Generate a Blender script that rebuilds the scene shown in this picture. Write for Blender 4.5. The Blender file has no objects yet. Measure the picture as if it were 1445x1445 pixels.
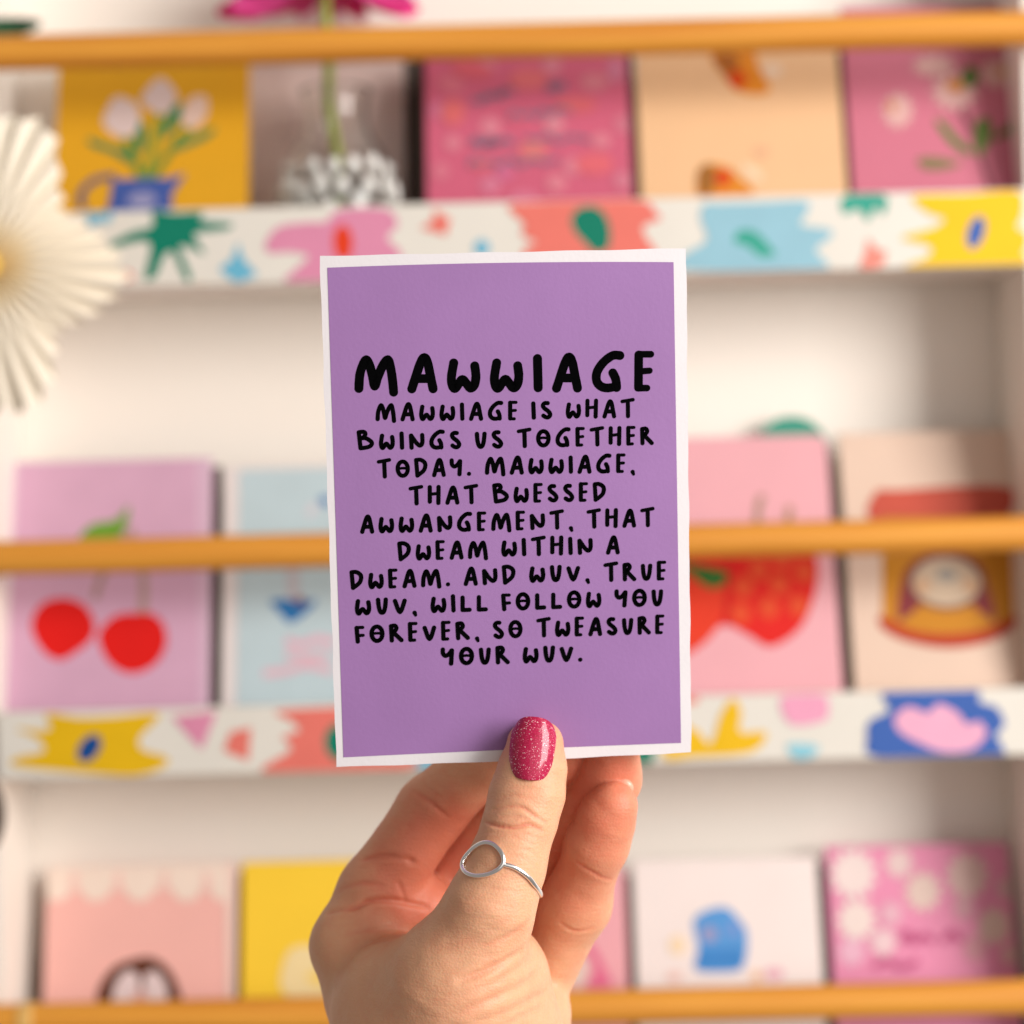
import bpy, bmesh, math, random
import numpy as np
from mathutils import Vector, Matrix, Euler

random.seed(7)
SC = bpy.context.scene
COL = SC.collection

# ---------------------------------------------------------------- camera
cam_data = bpy.data.cameras.new('camera')
cam = bpy.data.objects.new('camera', cam_data)
COL.objects.link(cam)
cam_data.sensor_width = 36
cam_data.lens = 36*0.6/0.297
ROLL = math.radians(1.4)
cam.matrix_world = Matrix(((math.cos(ROLL), math.sin(ROLL), 0, 0), (0, 0, -1, -0.6),
                           (-math.sin(ROLL), math.cos(ROLL), 0, 0), (0, 0, 0, 1)))
cam_data.clip_start = 0.01
cam_data.clip_end = 50
cam_data.dof.use_dof = True
cam_data.dof.focus_distance = 0.592
cam_data.dof.aperture_fstop = 6.4
SC.camera = cam

# ---------------------------------------------------------------- light
world = bpy.data.worlds.new('World')
SC.world = world
world.use_nodes = True
bg = world.node_tree.nodes['Background']
bg.inputs['Color'].default_value = (1.0, 0.90, 0.83, 1)
bg.inputs['Strength'].default_value = 0.28

def area(name, loc, target, sx, sy, watts, col):
    L = bpy.data.lights.new(name, 'AREA')
    L.shape = 'RECTANGLE'; L.size = sx; L.size_y = sy; L.energy = watts; L.color = col
    o = bpy.data.objects.new(name, L); COL.objects.link(o)
    o.location = loc
    o.rotation_euler = (Vector(target) - Vector(loc)).to_track_quat('-Z', 'Y').to_euler()
    return o
area('window_light', (1.30, -0.85, 0.42), (0.0, 0.25, -0.04), 0.85, 1.1, 45, (1.0, 0.955, 0.91))
area('fill_light', (0.85, -1.8, 0.30), (0, 0.4, -0.05), 2.6, 1.6, 10.5, (1.0, 0.96, 0.93))  # added fill lamp, brightens the rack and hand from the front
SC.view_settings.view_transform = 'Standard'
SC.view_settings.look = 'None'
SC.view_settings.gamma = 1
SC.view_settings.use_curve_mapping = False
SC.view_settings.exposure = -0.10
SC.cycles.use_denoising = True
SC.cycles.max_bounces = 8

# ---------------------------------------------------------------- measurements (metres; prints, letters and the hand in millimetres)
D = {'main_card': {'matrix': ((0.9966725, -0.0814458, 0.0032428, -0.0006134), (0.0812092, 0.9887894, -0.1253017, 3.4e-06), (0.0069989, 0.1251481, 0.9921134, 0.0006613), (0.0, 0.0, 0.0, 1.0)),
               'w': 0.10498,
               'h': 0.14833,
               'bend': -0.0012,
               'purple': (152, 112, 167),
               'panel': {'tl': (-50.48, 70.841), 'tr': (48.741, 70.286), 'br': (49.375, -71.148), 'bl': (-50.351, -71.356), 'top_bow': 0.6, 'bot_bow': 0.45},
               'title': [('MAWWIAGE', -43.87, 35.133, 42.537, 33.268, 10.912)],
               'verse': [('MAWWIAGE', -38.09, 26.852, 2.708, 26.015, 5.295), ('IS', 6.725, 26.09, 12.792, 26.049, 5.307), ('WHAT', 16.752, 26.085, 36.725, 25.752, 5.314),
                         ('BWINGS', -43.662, 18.68, -13.692, 18.155, 5.312), ('US', -9.764, 18.107, -1.611, 18.004, 5.322), ('TOGETHER', 2.389, 18.037, 42.249, 17.694, 5.334),
                         ('TODAY.', -38.043, 10.326, -11.056, 10.339, 5.336), ('MAWWIAGE,', -7.05, 10.534, 36.764, 9.744, 5.352), ('THAT', -29.195, 2.31, -9.206, 2.14, 5.36),
                         ('BWESSED', -5.091, 2.165, 28.041, 1.676, 5.373), ('AWWANGEMENT,', -43.374, -5.538, 18.38, -6.094, 5.384), ('THAT', 22.27, -6.106, 42.176, -6.282, 5.403),
                         ('DWEAM', -32.833, -13.844, -6.806, -13.869, 5.403), ('WITHIN', -2.769, -13.513, 23.819, -13.76, 5.414), ('A', 27.886, -13.905, 31.748, -13.939, 5.423),
                         ('DWEAM.', -46.824, -21.846, -17.897, -21.708, 5.419), ('AND', -13.867, -21.687, 1.208, -21.677, 5.429), ('WUV,', 5.213, -21.446, 23.019, -21.582, 5.437),
                         ('TRUE', 26.943, -21.956, 45.488, -22.218, 5.448), ('WUV,', -45.582, -29.431, -27.589, -29.42, 5.438), ('WILL', -23.682, -29.377, -7.054, -29.488, 5.447),
                         ('FOLLOW', -3.136, -29.529, 26.152, -29.537, 5.458), ('YOU', 30.089, -29.705, 44.433, -29.908, 5.469), ('FOREVER,', -45.921, -37.689, -9.641, -37.611, 5.464),
                         ('SO', -5.719, -37.739, 2.877, -37.64, 5.475), ('TWEASURE', 6.936, -37.624, 44.764, -38.179, 5.487), ('YOUR', -21.143, -45.044, -1.077, -45.246, 5.491),
                         ('WUV.', 2.82, -45.207, 20.345, -45.408, 5.501)]},
 'ring': {'loc': (-0.0066, -0.00356, -0.10703),
          'loop': ((-0.01673, -0.00805, -0.10088), (-0.01576, -0.0105, -0.10221), (-0.01317, -0.01327, -0.10285), (-0.00965, -0.01508, -0.10235), (-0.00657, -0.01569, -0.10097),
                   (-0.00496, -0.01555, -0.09922), (-0.00494, -0.01492, -0.09725), (-0.00611, -0.01384, -0.09532), (-0.00798, -0.01241, -0.09402), (-0.01023, -0.01077, -0.09392),
                   (-0.01259, -0.00911, -0.09514), (-0.01473, -0.00772, -0.09716), (-0.01625, -0.00713, -0.0992)),
          'band': ((-0.00457, -0.01518, -0.09955), (-0.00393, -0.0152, -0.09972), (-0.00329, -0.0152, -0.0999), (-0.00266, -0.01517, -0.10011), (-0.00203, -0.01511, -0.10036),
                   (-0.0014, -0.01502, -0.10069), (-0.00078, -0.0149, -0.10107), (-0.00018, -0.01474, -0.10149), (0.0004, -0.01454, -0.10194), (0.00097, -0.01431, -0.10242),
                   (0.0015, -0.01403, -0.10294), (0.00201, -0.01372, -0.10346), (0.00247, -0.01338, -0.104), (0.00288, -0.01302, -0.10456), (0.00325, -0.01262, -0.10513),
                   (0.00366, -0.01205, -0.10579), (0.00419, -0.01107, -0.10665), (0.00482, -0.00952, -0.10776), (0.00536, -0.00746, -0.10901), (0.0056, -0.0052, -0.11013),
                   (0.00553, -0.00305, -0.11089), (0.00521, -0.00113, -0.11118), (0.0047, 0.00057, -0.11113), (0.00399, 0.00215, -0.11089), (0.00307, 0.00362, -0.11055), (0.00191, 0.00498, -0.11012),
                   (0.00054, 0.00618, -0.10961), (-0.001, 0.00717, -0.10907), (-0.00269, 0.0079, -0.10857), (-0.00449, 0.00837, -0.10815), (-0.00637, 0.00857, -0.10779), (-0.0082, 0.00854, -0.10751),
                   (-0.00981, 0.00835, -0.10735), (-0.01114, 0.00807, -0.10732), (-0.01226, 0.00775, -0.1074), (-0.01327, 0.0074, -0.10752), (-0.01426, 0.00701, -0.10767),
                   (-0.01604, -0.00848, -0.10155))},
 'hand': {'limbs': {'thumb_side_a': [((3.0, 3.44, -67.79), 5.99), ((1.16, 1.44, -74.74), 6.59), ((-0.25, 0.44, -81.78), 7.82), ((-1.43, -0.56, -87.78), 7.8)],
                    'thumb_side_b': [((7.13, 3.44, -67.89), 6.2), ((6.72, 1.44, -74.87), 6.8), ((5.1, 0.44, -81.91), 7.82), ((2.68, -0.56, -87.88), 8.01)],
                    'thumb_base': [((0.38, -0.56, -89.46), 9.45), ((-2.26, -2.56, -96.67), 9.62), ((-4.68, -3.56, -103.61), 10.42), ((-9.0, -4.56, -113.53), 12.24), ((-19.32, 1.44, -137.09), 19.78),
                                   ((-26.4, 9.44, -161.72), 24.63)],
                    'thenar': [((-35.46, 21.44, -148.51), 21.93), ((-29.17, 19.44, -164.32), 25.89)],
                    'heel': [((-10.26, 15.44, -139.46), 18.13), ((-10.89, 17.44, -164.23), 22.84)],
                    'wrist': [((-23.48, 23.44, -169.8), 32.03), ((-22.54, 27.44, -196.71), 30.09), ((-20.02, 29.44, -223.28), 29.11)],
                    'hypothenar': [((0.47, 39.44, -155.47), 13.8), ((-1.53, 39.44, -174.7), 15.77)],
                    'palm_pad': [((-39.73, 43.44, -123.71), 11.02), ((-31.02, 46.44, -122.73), 9.96)],
                    'index_palm': [((-44.79, 42.44, -116.79), 11.44), ((-51.84, 37.44, -132.52), 12.45), ((-45.43, 34.44, -146.61), 14.34), ((-33.84, 33.44, -163.59), 18.44)],
                    'middle_palm': [((-28.09, 59.44, -127.55), 11.29), ((-28.92, 54.44, -151.22), 15.69), ((-26.81, 44.44, -171.04), 19.87)],
                    'ring_palm': [((-9.59, 61.44, -137.46), 11.78), ((-13.35, 54.44, -156.09), 15.69), ((-13.57, 44.44, -171.36), 18.76)],
                    'index': [((-44.79, 42.44, -116.79), 11.44), ((-27.05, 43.44, -92.05), 10.8), ((-8.84, 31.44, -73.89), 9.52), ((6.56, 23.44, -59.44), 8.12)],
                    'middle': [((-28.09, 59.44, -127.55), 10.84), ((-9.7, 59.44, -96.36), 10.39), ((12.88, 35.44, -74.24), 9.14), ((23.65, 22.44, -57.63), 8.1)],
                    'ring': [((-8.43, 59.44, -137.07), 10.84), ((10.22, 51.44, -106.84), 10.04), ((27.75, 31.44, -81.93), 8.87), ((29.46, 22.44, -64.17), 7.89)],
                    'pinky': [((7.45, 43.44, -141.84), 9.7), ((16.78, 36.44, -120.9), 10.03), ((23.34, 24.44, -100.17), 8.77), ((26.57, 20.44, -91.54), 7.65), ((28.69, 18.44, -87.69), 6.14)]},
          'creases': [([(-48.45, 35.83, -105.68), (-41.02, 32.49, -104.22), (-33.46, 32.19, -105.87), (-26.71, 50.65, -112.27)], 1.0, 0.9),
                      ([(-59.18, 32.17, -121.27), (-50.87, 28.91, -119.33), (-46.54, 29.33, -117.36), (-39.1, 31.1, -117.66), (-31.78, 35.3, -119.94), (-29.22, 36.24, -120.83)], 1.3, 0.9),
                      ([(-52.88, 24.97, -126.24), (-46.5, 25.9, -125.72), (-39.87, 29.58, -126.2)], 0.4, 0.9), ([(-50.68, 22.96, -130.15), (-44.05, 20.4, -128.07), (-38.2, 15.4, -126.33)], 0.3, 0.9),
                      ([(-55.58, 35.09, -114.96), (-48.73, 31.56, -112.1), (-42.19, 30.52, -112.94)], 0.5, 0.9), ([(-37.48, 31.66, -112.18), (-35.33, 33.28, -118.38)], 0.5, 0.8),
                      ([(-32.0, 34.87, -85.26), (-26.9, 30.89, -87.87), (-22.26, 31.1, -92.34)], 0.5, 0.8), ([(-28.6, 33.08, -82.93), (-23.77, 29.24, -85.99)], 0.3, 0.6),
                      ([(-10.0, -5.57, -88.46), (-6.73, -9.89, -89.31), (-1.69, -11.72, -89.76), (2.36, -11.18, -89.14), (6.17, -9.59, -91.09)], 1.0, 0.6),
                      ([(-7.68, -6.94, -85.47), (-2.96, -9.46, -84.01), (1.07, -10.22, -84.4), (3.85, -10.29, -86.48), (7.85, -8.36, -89.29)], 0.6, 0.55),
                      ([(-5.67, -9.43, -86.98), (-1.01, -10.84, -86.68), (2.4, -10.89, -87.57)], 0.3, 0.5),
                      ([(-18.05, -18.62, -131.34), (-13.65, -17.93, -130.01), (-7.03, -15.4, -127.73), (-0.73, -10.47, -124.93)], 1.1, 1.3),
                      ([(-21.88, -18.96, -141.52), (-12.65, -18.09, -138.17), (-5.44, -14.1, -136.29), (1.92, -3.72, -134.8), (5.79, 7.09, -133.18)], 0.8, 1.5),
                      ([(-19.74, -19.18, -135.75), (-9.75, -16.93, -133.13), (-1.66, -10.3, -129.99), (3.58, 4.57, -128.84)], 0.35, 1.3),
                      ([(-13.98, -17.79, -143.4), (-4.98, -12.69, -141.86), (3.86, 0.42, -140.72), (8.97, 33.44, -143.8)], 0.6, 1.5),
                      ([(-5.06, -11.7, -145.32), (2.1, -2.61, -144.47), (9.72, 32.13, -147.42)], 0.4, 1.4),
                      ([(-27.67, -13.24, -124.49), (-15.42, -16.76, -120.04), (-3.29, -16.73, -114.34)], 0.25, 1.2),
                      ([(-11.47, -17.07, -122.07), (-4.43, -15.84, -119.89), (1.69, -12.2, -116.36)], 0.5, 1.2), ([(-8.83, -10.35, -92.63), (-2.75, -12.44, -92.04), (3.64, -11.48, -94.37)], 0.2, 0.5),
                      ([(-10.05, -8.37, -91.69), (-4.34, -11.71, -90.91), (1.29, -11.94, -91.62), (6.3, -9.39, -93.96)], 0.18, 0.45),
                      ([(-1.82, -13.45, -95.12), (2.18, -12.58, -96.17), (5.16, -10.59, -98.59)], 0.2, 0.45), ([(-2.87, -14.04, -97.01), (1.11, -13.4, -98.42), (4.09, -11.64, -100.8)], 0.16, 0.45),
                      ([(-6.59, -6.4, -82.32), (-1.47, -8.78, -80.9), (4.56, -9.27, -82.6)], 0.2, 0.5), ([(-4.07, -7.1, -79.44), (0.61, -8.27, -78.59), (6.06, -8.29, -79.93)], 0.14, 0.5),
                      ([(-14.13, -14.45, -105.9), (-7.09, -16.27, -106.14), (-0.14, -14.47, -108.24)], 0.16, 0.5),
                      ([(-16.19, -14.99, -108.96), (-9.16, -17.34, -109.49), (-2.23, -16.05, -111.9)], 0.14, 0.5),
                      ([(-19.35, -13.9, -113.9), (-11.27, -17.85, -114.13), (-3.32, -16.67, -115.35)], 0.14, 0.6),
                      ([(16.4, 18.37, -104.76), (21.17, 17.69, -107.93), (27.03, 22.34, -111.23)], 0.5, 0.7), ([(11.45, 27.1, -124.81), (16.11, 27.02, -127.48), (21.1, 27.91, -126.92)], 0.45, 0.7),
                      ([(13.06, 33.99, -92.32), (16.69, 18.7, -93.58)], 0.35, 0.7)],
          'lo': (-65.8, -19.8, -253.9),
          'hi': (38.9, 74.7, -48.0),
          'flush': [((6.2, 3.4, -61.7), 9, 0.35), ((29.4, 11.4, -87.1), 16, 0.45), ((24.4, 14.4, -99.0), 18, 0.45), ((29.1, 23.4, -79.2), 13, 0.45), ((19.1, 29.4, -78.7), 14, 0.6),
                    ((14.4, 39.4, -105.0), 16, 0.7), ((-27.3, 34.4, -116.2), 15, 0.8), ((-20.2, 34.4, -92.4), 14, 0.65), ((-31.3, 34.4, -100.9), 16, 0.45), ((-19.0, 54.4, -113.3), 20, 0.8),
                    ((-42.3, 31.4, -115.3), 14, 0.35), ((18.0, 27.4, -119.2), 14, 0.3), ((-2.7, -10.6, -88.3), 8, 0.12)],
          'pale': (0.73, 0.385, 0.225),
          'flushed': (0.7, 0.22, 0.13),
          'nail': {'frame': ((0.987884, 0.071891, 0.137542, 0.002687), (-0.098788, 0.974797, 0.20003, -0.007848), (-0.119695, -0.211194, 0.970088, -0.076867), (0.0, 0.0, 0.0, 1.0)),
                   'len': 0.01818,
                   't': (0, 0.06, 0.15, 0.35, 0.6, 0.8, 1),
                   'hw': (0.00465, 0.00516, 0.00547, 0.00589, 0.00609, 0.00599, 0.00516),
                   'cx': (0, 0, 0, 0, 0, 0, 0),
                   'rad': 0.0078,
                   'arc': 56,
                   'tipdrop': 0.0031,
                   'cutdrop': -0.00186,
                   'curl': 0.0012},
          'pinky_nail': {'r': (0.00298, 0.00164, 0.00267), 'loc': (0.03166, 0.02244, -0.08342), 'rot': (0.45, 0.5, 0.0)}},
 'rack': {'back': 0.505,
          'front': 0.427,
          'z0': -0.4077,
          'z1': 0.3718,
          'xl': -0.2589,
          'xr': 0.2602,
          'rail_y': 0.4215,
          'rail_r': 0.0086,
          'rail_z': [0.2326, -0.0166, -0.2454],
          'lips': [(0.1162, 0.1542), (-0.1268, -0.0934), (-0.3561, -0.3209)]},
 'wall_y': 0.5145,
 'lip_art': [[('s',
               [(-174.46, 561.55), (-163.98, 560.13), (-149.95, 560.37), (-150.63, 556.3), (-136.65, 554.44), (-135.52, 553.01), (-138.48, 551.32), (-152.54, 549.92), (-153.77, 547.61),
                (-149.29, 539.55), (-157.38, 543.02), (-161.49, 542.54), (-156.34, 528.39), (-159.18, 526.94), (-165.06, 539.94), (-169.16, 539.22), (-174.09, 528.82), (-179.36, 528.37),
                (-176.07, 543.48), (-180.67, 546.51), (-193.59, 543.91), (-195.88, 545.72), (-185.23, 551.3), (-175.83, 553.41), (-174.56, 557.47)],
               (8, 122, 98)),
              ('s', [(-132.81, 544.17), (-130.08, 536.51), (-123.84, 528.76), (-128.57, 526.54), (-133.29, 524.9), (-139.04, 528.55), (-141.87, 532.12), (-135.92, 536.65)], (105, 178, 206)),
              ('s',
               [(-119.3, 543.07), (-112.75, 551.71), (-98.63, 553.83), (-89.13, 553.95), (-81.6, 559.74), (-60.49, 559.93), (-54.26, 555.56), (-53.68, 550.62), (-58.38, 545.1), (-51.89, 537.2),
                (-54.32, 524.25), (-82.48, 523.53), (-108.85, 524.52), (-105.19, 530.06), (-97.99, 536.92), (-107.08, 539.26), (-116.58, 539.14)],
               (216, 138, 168)),
              ('e', (-80.59, 543.53, 4.93, 8.8, 1.4), (222, 62, 28)),
              ('p', [(-34.88, 558.73), (-26.82, 553.85), (-29.35, 545.74), (-35.15, 547.63), (-42.11, 549.55), (-35.59, 553.48)], (226, 118, 106)),
              ('e', (-11.74, 539.04, 3.87, 4.22, 1.4), (105, 178, 206)),
              ('s',
               [(1.77, 559.46), (19.05, 561.15), (66.19, 561.06), (74.84, 554.86), (77.21, 551.29), (69.04, 547.97), (69.95, 541.97), (74.37, 535.53), (70.6, 525.41), (12.56, 525.78), (9.34, 537.82),
                (15.05, 541.2), (8.1, 544.88), (9.29, 550.48)],
               (226, 118, 106)),
              ('s', [(32.9, 552.02), (36.19, 556.86), (43.26, 558.45), (49.5, 554.43), (52.11, 546.27), (50.84, 537.51), (44.46, 535.55), (39.31, 540.6), (34.86, 545.64)], (8, 122, 98)),
              ('s',
               [(97.09, 550.86), (99.04, 557.9), (108.49, 558.26), (128.57, 558.36), (149.83, 558.43), (149.67, 551.94), (147.18, 546.69), (161.29, 543.98), (161.19, 539.85), (153.96, 534.12),
                (159.69, 526.89), (152.54, 524.47), (89.98, 525.64), (88.99, 533.35), (99.78, 540.17)],
               (146, 190, 206)),
              ('s', [(114.62, 543.35), (119.98, 544.99), (125.82, 542.48), (131.56, 535.85), (133.84, 532.25), (126.73, 531.24), (119.78, 536.73), (113.92, 538.64)], (58, 160, 140)),
              ('s', [(168.77, 560.33), (188.85, 560.43), (188.02, 550.41), (183.99, 554.64), (180.27, 547.65), (175.7, 553.66), (168.56, 551.48)], (58, 160, 140)),
              ('p', [(180.07, 539.39), (184.65, 533.37), (189.35, 532.66), (188.04, 527.38), (185.62, 524.84), (174.97, 524.16), (178.72, 532.33)], (236, 138, 124)),
              ('s',
               [(203.0, 559.49), (209.88, 551.06), (218.07, 547.91), (212.05, 543.33), (196.59, 538.98), (210.66, 534.51), (209.35, 529.22), (198.59, 524.17), (234.0, 523.31), (263.55, 524.36),
                (256.61, 530.43), (267.41, 537.25), (254.54, 542.29), (257.08, 549.31), (254.99, 560.58), (229.0, 560.04)],
               (238, 192, 24)),
              ('e', (233.51, 540.78, 4.22, 8.44, -18.6), (62, 98, 172)), ('p', [(-207.18, 561.77), (-194.32, 562.04), (-195.63, 556.23), (-201.45, 556.95), (-206.79, 553.58)], (105, 178, 206)),
              ('e', (-219.16, 559.59, 4.93, 2.11, 1.4), (40, 55, 120)), ('s', [(-192.71, 532.2), (-187.45, 532.07), (-184.62, 528.49), (-188.17, 526.83), (-191.04, 528.65)], (216, 70, 62)),
              ('s', [(-153.16, 524.8), (-139.17, 523.29), (-113.44, 523.83), (-114.67, 521.41), (-134.52, 522.36), (-142.76, 519.88), (-150.9, 521.24)], (226, 172, 60))],
             [('s',
               [(-248.49, 306.01), (-232.15, 305.2), (-233.32, 313.14), (-217.03, 310.69), (-199.3, 310.94), (-177.47, 311.77), (-187.29, 300.42), (-186.08, 294.26), (-174.59, 290.3),
                (-175.38, 285.82), (-189.11, 281.66), (-212.25, 283.04), (-248.94, 287.62), (-248.84, 291.71), (-235.13, 294.78), (-239.05, 301.69)],
               (226, 180, 18)),
              ('e', (-212.6, 295.57, 4.93, 7.74, -36.6), (18, 72, 140)), ('p', [(-171.37, 310.26), (-148.83, 312.43), (-156.79, 293.54), (-162.77, 299.83)], (216, 138, 168)),
              ('p', [(-145.91, 292.6), (-142.27, 302.05), (-132.0, 303.84), (-133.76, 287.53)], (226, 118, 106)),
              ('s',
               [(-118.86, 311.7), (-88.84, 313.01), (-52.02, 313.48), (-55.02, 302.64), (-49.77, 294.34), (-55.53, 281.53), (-125.06, 281.18), (-112.51, 292.46), (-116.45, 298.69), (-108.19, 301.9),
                (-112.16, 306.77)],
               (226, 118, 106)),
              ('e', (-86.65, 295.65, 9.15, 9.85, 1.4), (8, 122, 98)), ('s', [(-49.7, 281.38), (-45.89, 293.6), (-31.65, 300.29), (-21.36, 289.49), (-18.05, 280.96), (-32.17, 279.2)], (105, 178, 206)),
              ('s', [(-10.3, 310.32), (17.92, 313.15), (35.33, 305.69), (27.87, 288.28), (3.12, 283.61), (-14.16, 296.35)], (238, 192, 24)),
              ('s', [(40.04, 282.71), (49.3, 301.83), (61.7, 305.05), (68.39, 290.81), (64.59, 279.64), (52.24, 277.84)], (8, 122, 98)),
              ('s',
               [(72.86, 304.85), (89.03, 296.95), (95.69, 290.38), (101.52, 305.51), (107.83, 312.45), (111.34, 305.27), (110.56, 296.01), (121.74, 295.74), (123.31, 292.7), (114.67, 285.41),
                (87.35, 284.03), (72.36, 284.4)],
               (232, 184, 24)),
              ('e', (86.16, 312.89, 4.22, 2.81, 1.4), (226, 118, 106)), ('s', [(131.71, 312.69), (152.18, 313.14), (154.72, 305.58), (151.86, 300.19), (135.47, 299.23)], (232, 160, 188)),
              ('s', [(133.86, 289.03), (148.84, 287.99), (145.98, 282.6), (137.77, 281.71)], (140, 198, 214)),
              ('s',
               [(183.58, 314.15), (225.88, 314.75), (229.81, 307.83), (237.92, 304.91), (241.81, 296.63), (237.59, 291.27), (240.18, 285.75), (235.95, 280.13), (178.7, 281.8), (173.48, 291.48),
                (175.04, 299.62), (184.72, 304.84)],
               (62, 98, 172)),
              ('s',
               [(187.34, 300.69), (194.3, 306.25), (203.77, 303.01), (209.33, 307.24), (218.77, 302.65), (222.72, 297.09), (229.56, 297.88), (232.41, 291.4), (225.14, 284.48), (211.48, 283.45),
                (199.31, 288.12), (189.9, 293.8)],
               (234, 170, 196))],
             []],
 'cards': [{'key': 'yellow',
            'w': 0.0988,
            'h': 0.1282,
            'loc': (-0.17951, 0.44, 0.1236),
            'lean': 0.2618,
            'rgb': (218, 160, 25),
            'label': 'mustard yellow card with white tulips in a blue jug on the upper shelf',
            'art': [('l', ([(-5.13, 52.61), (-10.27, 67.07), (-15.38, 79.0)], 1.82), (93, 135, 58)), ('l', ([(-2.73, 52.54), (1.63, 73.29), (3.7, 90.35)], 1.82), (116, 145, 58)),
                    ('l', ([(0.87, 52.45), (11.33, 70.42), (21.97, 83.27)], 1.82), (93, 135, 58)),
                    ('s', [(-32.78, 75.52), (-23.64, 72.0), (-12.68, 67.13), (-10.11, 60.54), (-21.11, 67.35), (-30.24, 70.87)], (35, 124, 81)),
                    ('s', [(-7.11, 86.68), (-2.7, 78.66), (-4.28, 68.21), (-8.49, 68.33), (-8.14, 78.8)], (29, 124, 77)),
                    ('s', [(14.52, 94.03), (13.5, 83.49), (6.43, 74.48), (5.15, 78.45), (8.57, 88.9)], (19, 125, 81)),
                    ('s', [(32.28, 79.7), (28.14, 73.9), (13.79, 67.74), (11.36, 69.11), (22.09, 75.37)], (35, 127, 81)),
                    ('s', [(-25.23, 85.84), (-20.69, 96.96), (-15.87, 98.16), (-8.48, 93.32), (-6.45, 84.02), (-10.49, 76.24), (-17.73, 76.43), (-23.27, 80.52)], (214, 193, 189)),
                    ('s', [(-6.14, 97.24), (0.92, 107.02), (5.78, 107.55), (12.0, 99.4), (10.91, 92.81), (4.96, 87.68), (-2.39, 91.84)], (214, 193, 189)),
                    ('s', [(14.64, 87.42), (19.33, 96.55), (26.59, 97.69), (28.48, 92.34), (26.78, 84.46), (20.82, 79.35), (15.94, 82.11)], (218, 189, 174)),
                    ('l', ([(-18.36, 54.25), (-29.09, 51.94), (-35.46, 44.34), (-34.03, 36.57)], 1.82), (93, 87, 116)),
                    ('p', [(-19.51, 52.34), (9.27, 52.23), (17.63, 54.6), (10.64, 43.13), (12.25, 21.24), (-24.67, 22.21), (-20.45, 42.66)], (66, 89, 158)),
                    ('e', (-4.25, 40.69, 7.2, 4.32, 0), (145, 145, 183))],
            'env': None,
            'sheet_label': None,
            'round': 0},
           {'key': 'pinktext',
            'w': 0.1044,
            'h': 0.1214,
            'loc': (0.01286, 0.44, 0.1236),
            'lean': 0.2618,
            'rgb': (199, 93, 120),
            'label': 'pink speckled card with small teal handwriting on the upper shelf',
            'art': [('e', (-20.62, 110.44, 4.86, 4.13, 0), (207, 127, 143)), ('e', (13.43, 110.19, 4.86, 4.62, 0), (207, 127, 143)), ('e', (46.14, 106.65, 4.13, 7.28, 0), (197, 120, 145)),
                    ('e', (-39.01, 100.94, 7.28, 4.85, -20), (208, 112, 129)), ('e', (34.99, 100.28, 7.27, 4.85, 0), (205, 122, 135)), ('e', (-45.29, 86.53, 4.35, 4.59, 0), (201, 114, 143)),
                    ('e', (-18.89, 76.6, 5.31, 4.82, 0), (208, 127, 143)), ('e', (13.69, 77.05, 5.3, 5.06, 0), (208, 131, 145)), ('e', (48.65, 76.11, 4.34, 5.3, 0), (201, 116, 135)),
                    ('e', (-38.34, 67.94, 4.33, 4.09, 0), (208, 125, 141)), ('e', (2.46, 62.93, 7.21, 4.81, 0), (208, 116, 116)), ('e', (37.48, 67.23, 5.05, 4.09, 0), (207, 124, 139)),
                    ('e', (-44.58, 52.46, 4.08, 4.8, 0), (207, 116, 135)), ('e', (22.6, 53.28, 4.79, 4.79, 0), (207, 125, 141)), ('e', (-19.58, 44.02, 5.02, 4.78, 0), (205, 120, 145)),
                    ('e', (13.95, 44.43, 5.26, 4.78, 0), (208, 124, 139)), ('e', (47.47, 44.83, 4.3, 4.78, 0), (201, 120, 139)), ('e', (-3.03, 35.83, 7.16, 4.77, 0), (205, 116, 141)),
                    ('e', (-12.25, 50.3, 4.79, 3.59, 0), (199, 106, 141)), ('e', (-27.95, 108.63, 10.94, 4.86, -10), (207, 95, 108)), ('e', (1.07, 102.52, 9.71, 6.07, 0), (212, 108, 114)),
                    ('e', (24.87, 87.29, 10.88, 4.83, 0), (208, 100, 108)), ('e', (-38.06, 85.01, 6.04, 7.25, 0), (214, 106, 108)), ('e', (-4.3, 81.47, 7.24, 3.62, 0), (207, 93, 116)),
                    ('e', (33.43, 54.29, 9.59, 5.99, 0), (214, 102, 112)), ('e', (-24.13, 55.81, 6.0, 3.6, 0), (208, 96, 108)),
                    ('l', ([(-28.29, 90.04), (-25.23, 91.94), (-23.46, 89.91), (-20.34, 94.46), (-18.58, 91.76), (-16.08, 95.01), (-12.51, 92.26), (-11.19, 96.87), (-6.4, 94.75)], 1.01),
                     (127, 108, 129)),
                    ('l', ([(10.57, 94.96), (13.13, 99.54), (14.83, 95.51), (18.6, 100.06), (19.09, 96.06)], 1.01), (127, 108, 129)),
                    ('l', ([(-9.16, 80.29), (-6.65, 84.17), (-3.09, 81.44), (0.58, 83.32), (4.15, 81.25), (7.86, 84.45), (12.64, 82.34), (16.36, 85.54), (22.94, 83.39)], 1.13), (127, 108, 129)),
                    ('l', ([(-28.73, 66.37), (-26.86, 70.25), (-23.94, 65.59), (-19.03, 70.04), (-16.71, 66.05), (-11.82, 69.19), (-7.07, 66.45)], 1.24), (127, 108, 129)),
                    ('l', ([(-0.98, 69.56), (5.01, 68.09), (9.89, 70.58), (15.81, 67.15), (21.91, 69.61), (31.47, 67.39)], 1.01), (127, 108, 129)),
                    ('l', ([(-30.15, 54.67), (-28.28, 58.53), (-25.33, 55.85), (-19.3, 56.99), (-14.55, 54.91), (-9.67, 58.03), (-3.75, 54.62), (2.33, 57.72), (8.27, 55.61), (15.52, 57.37)], 1.01),
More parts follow.
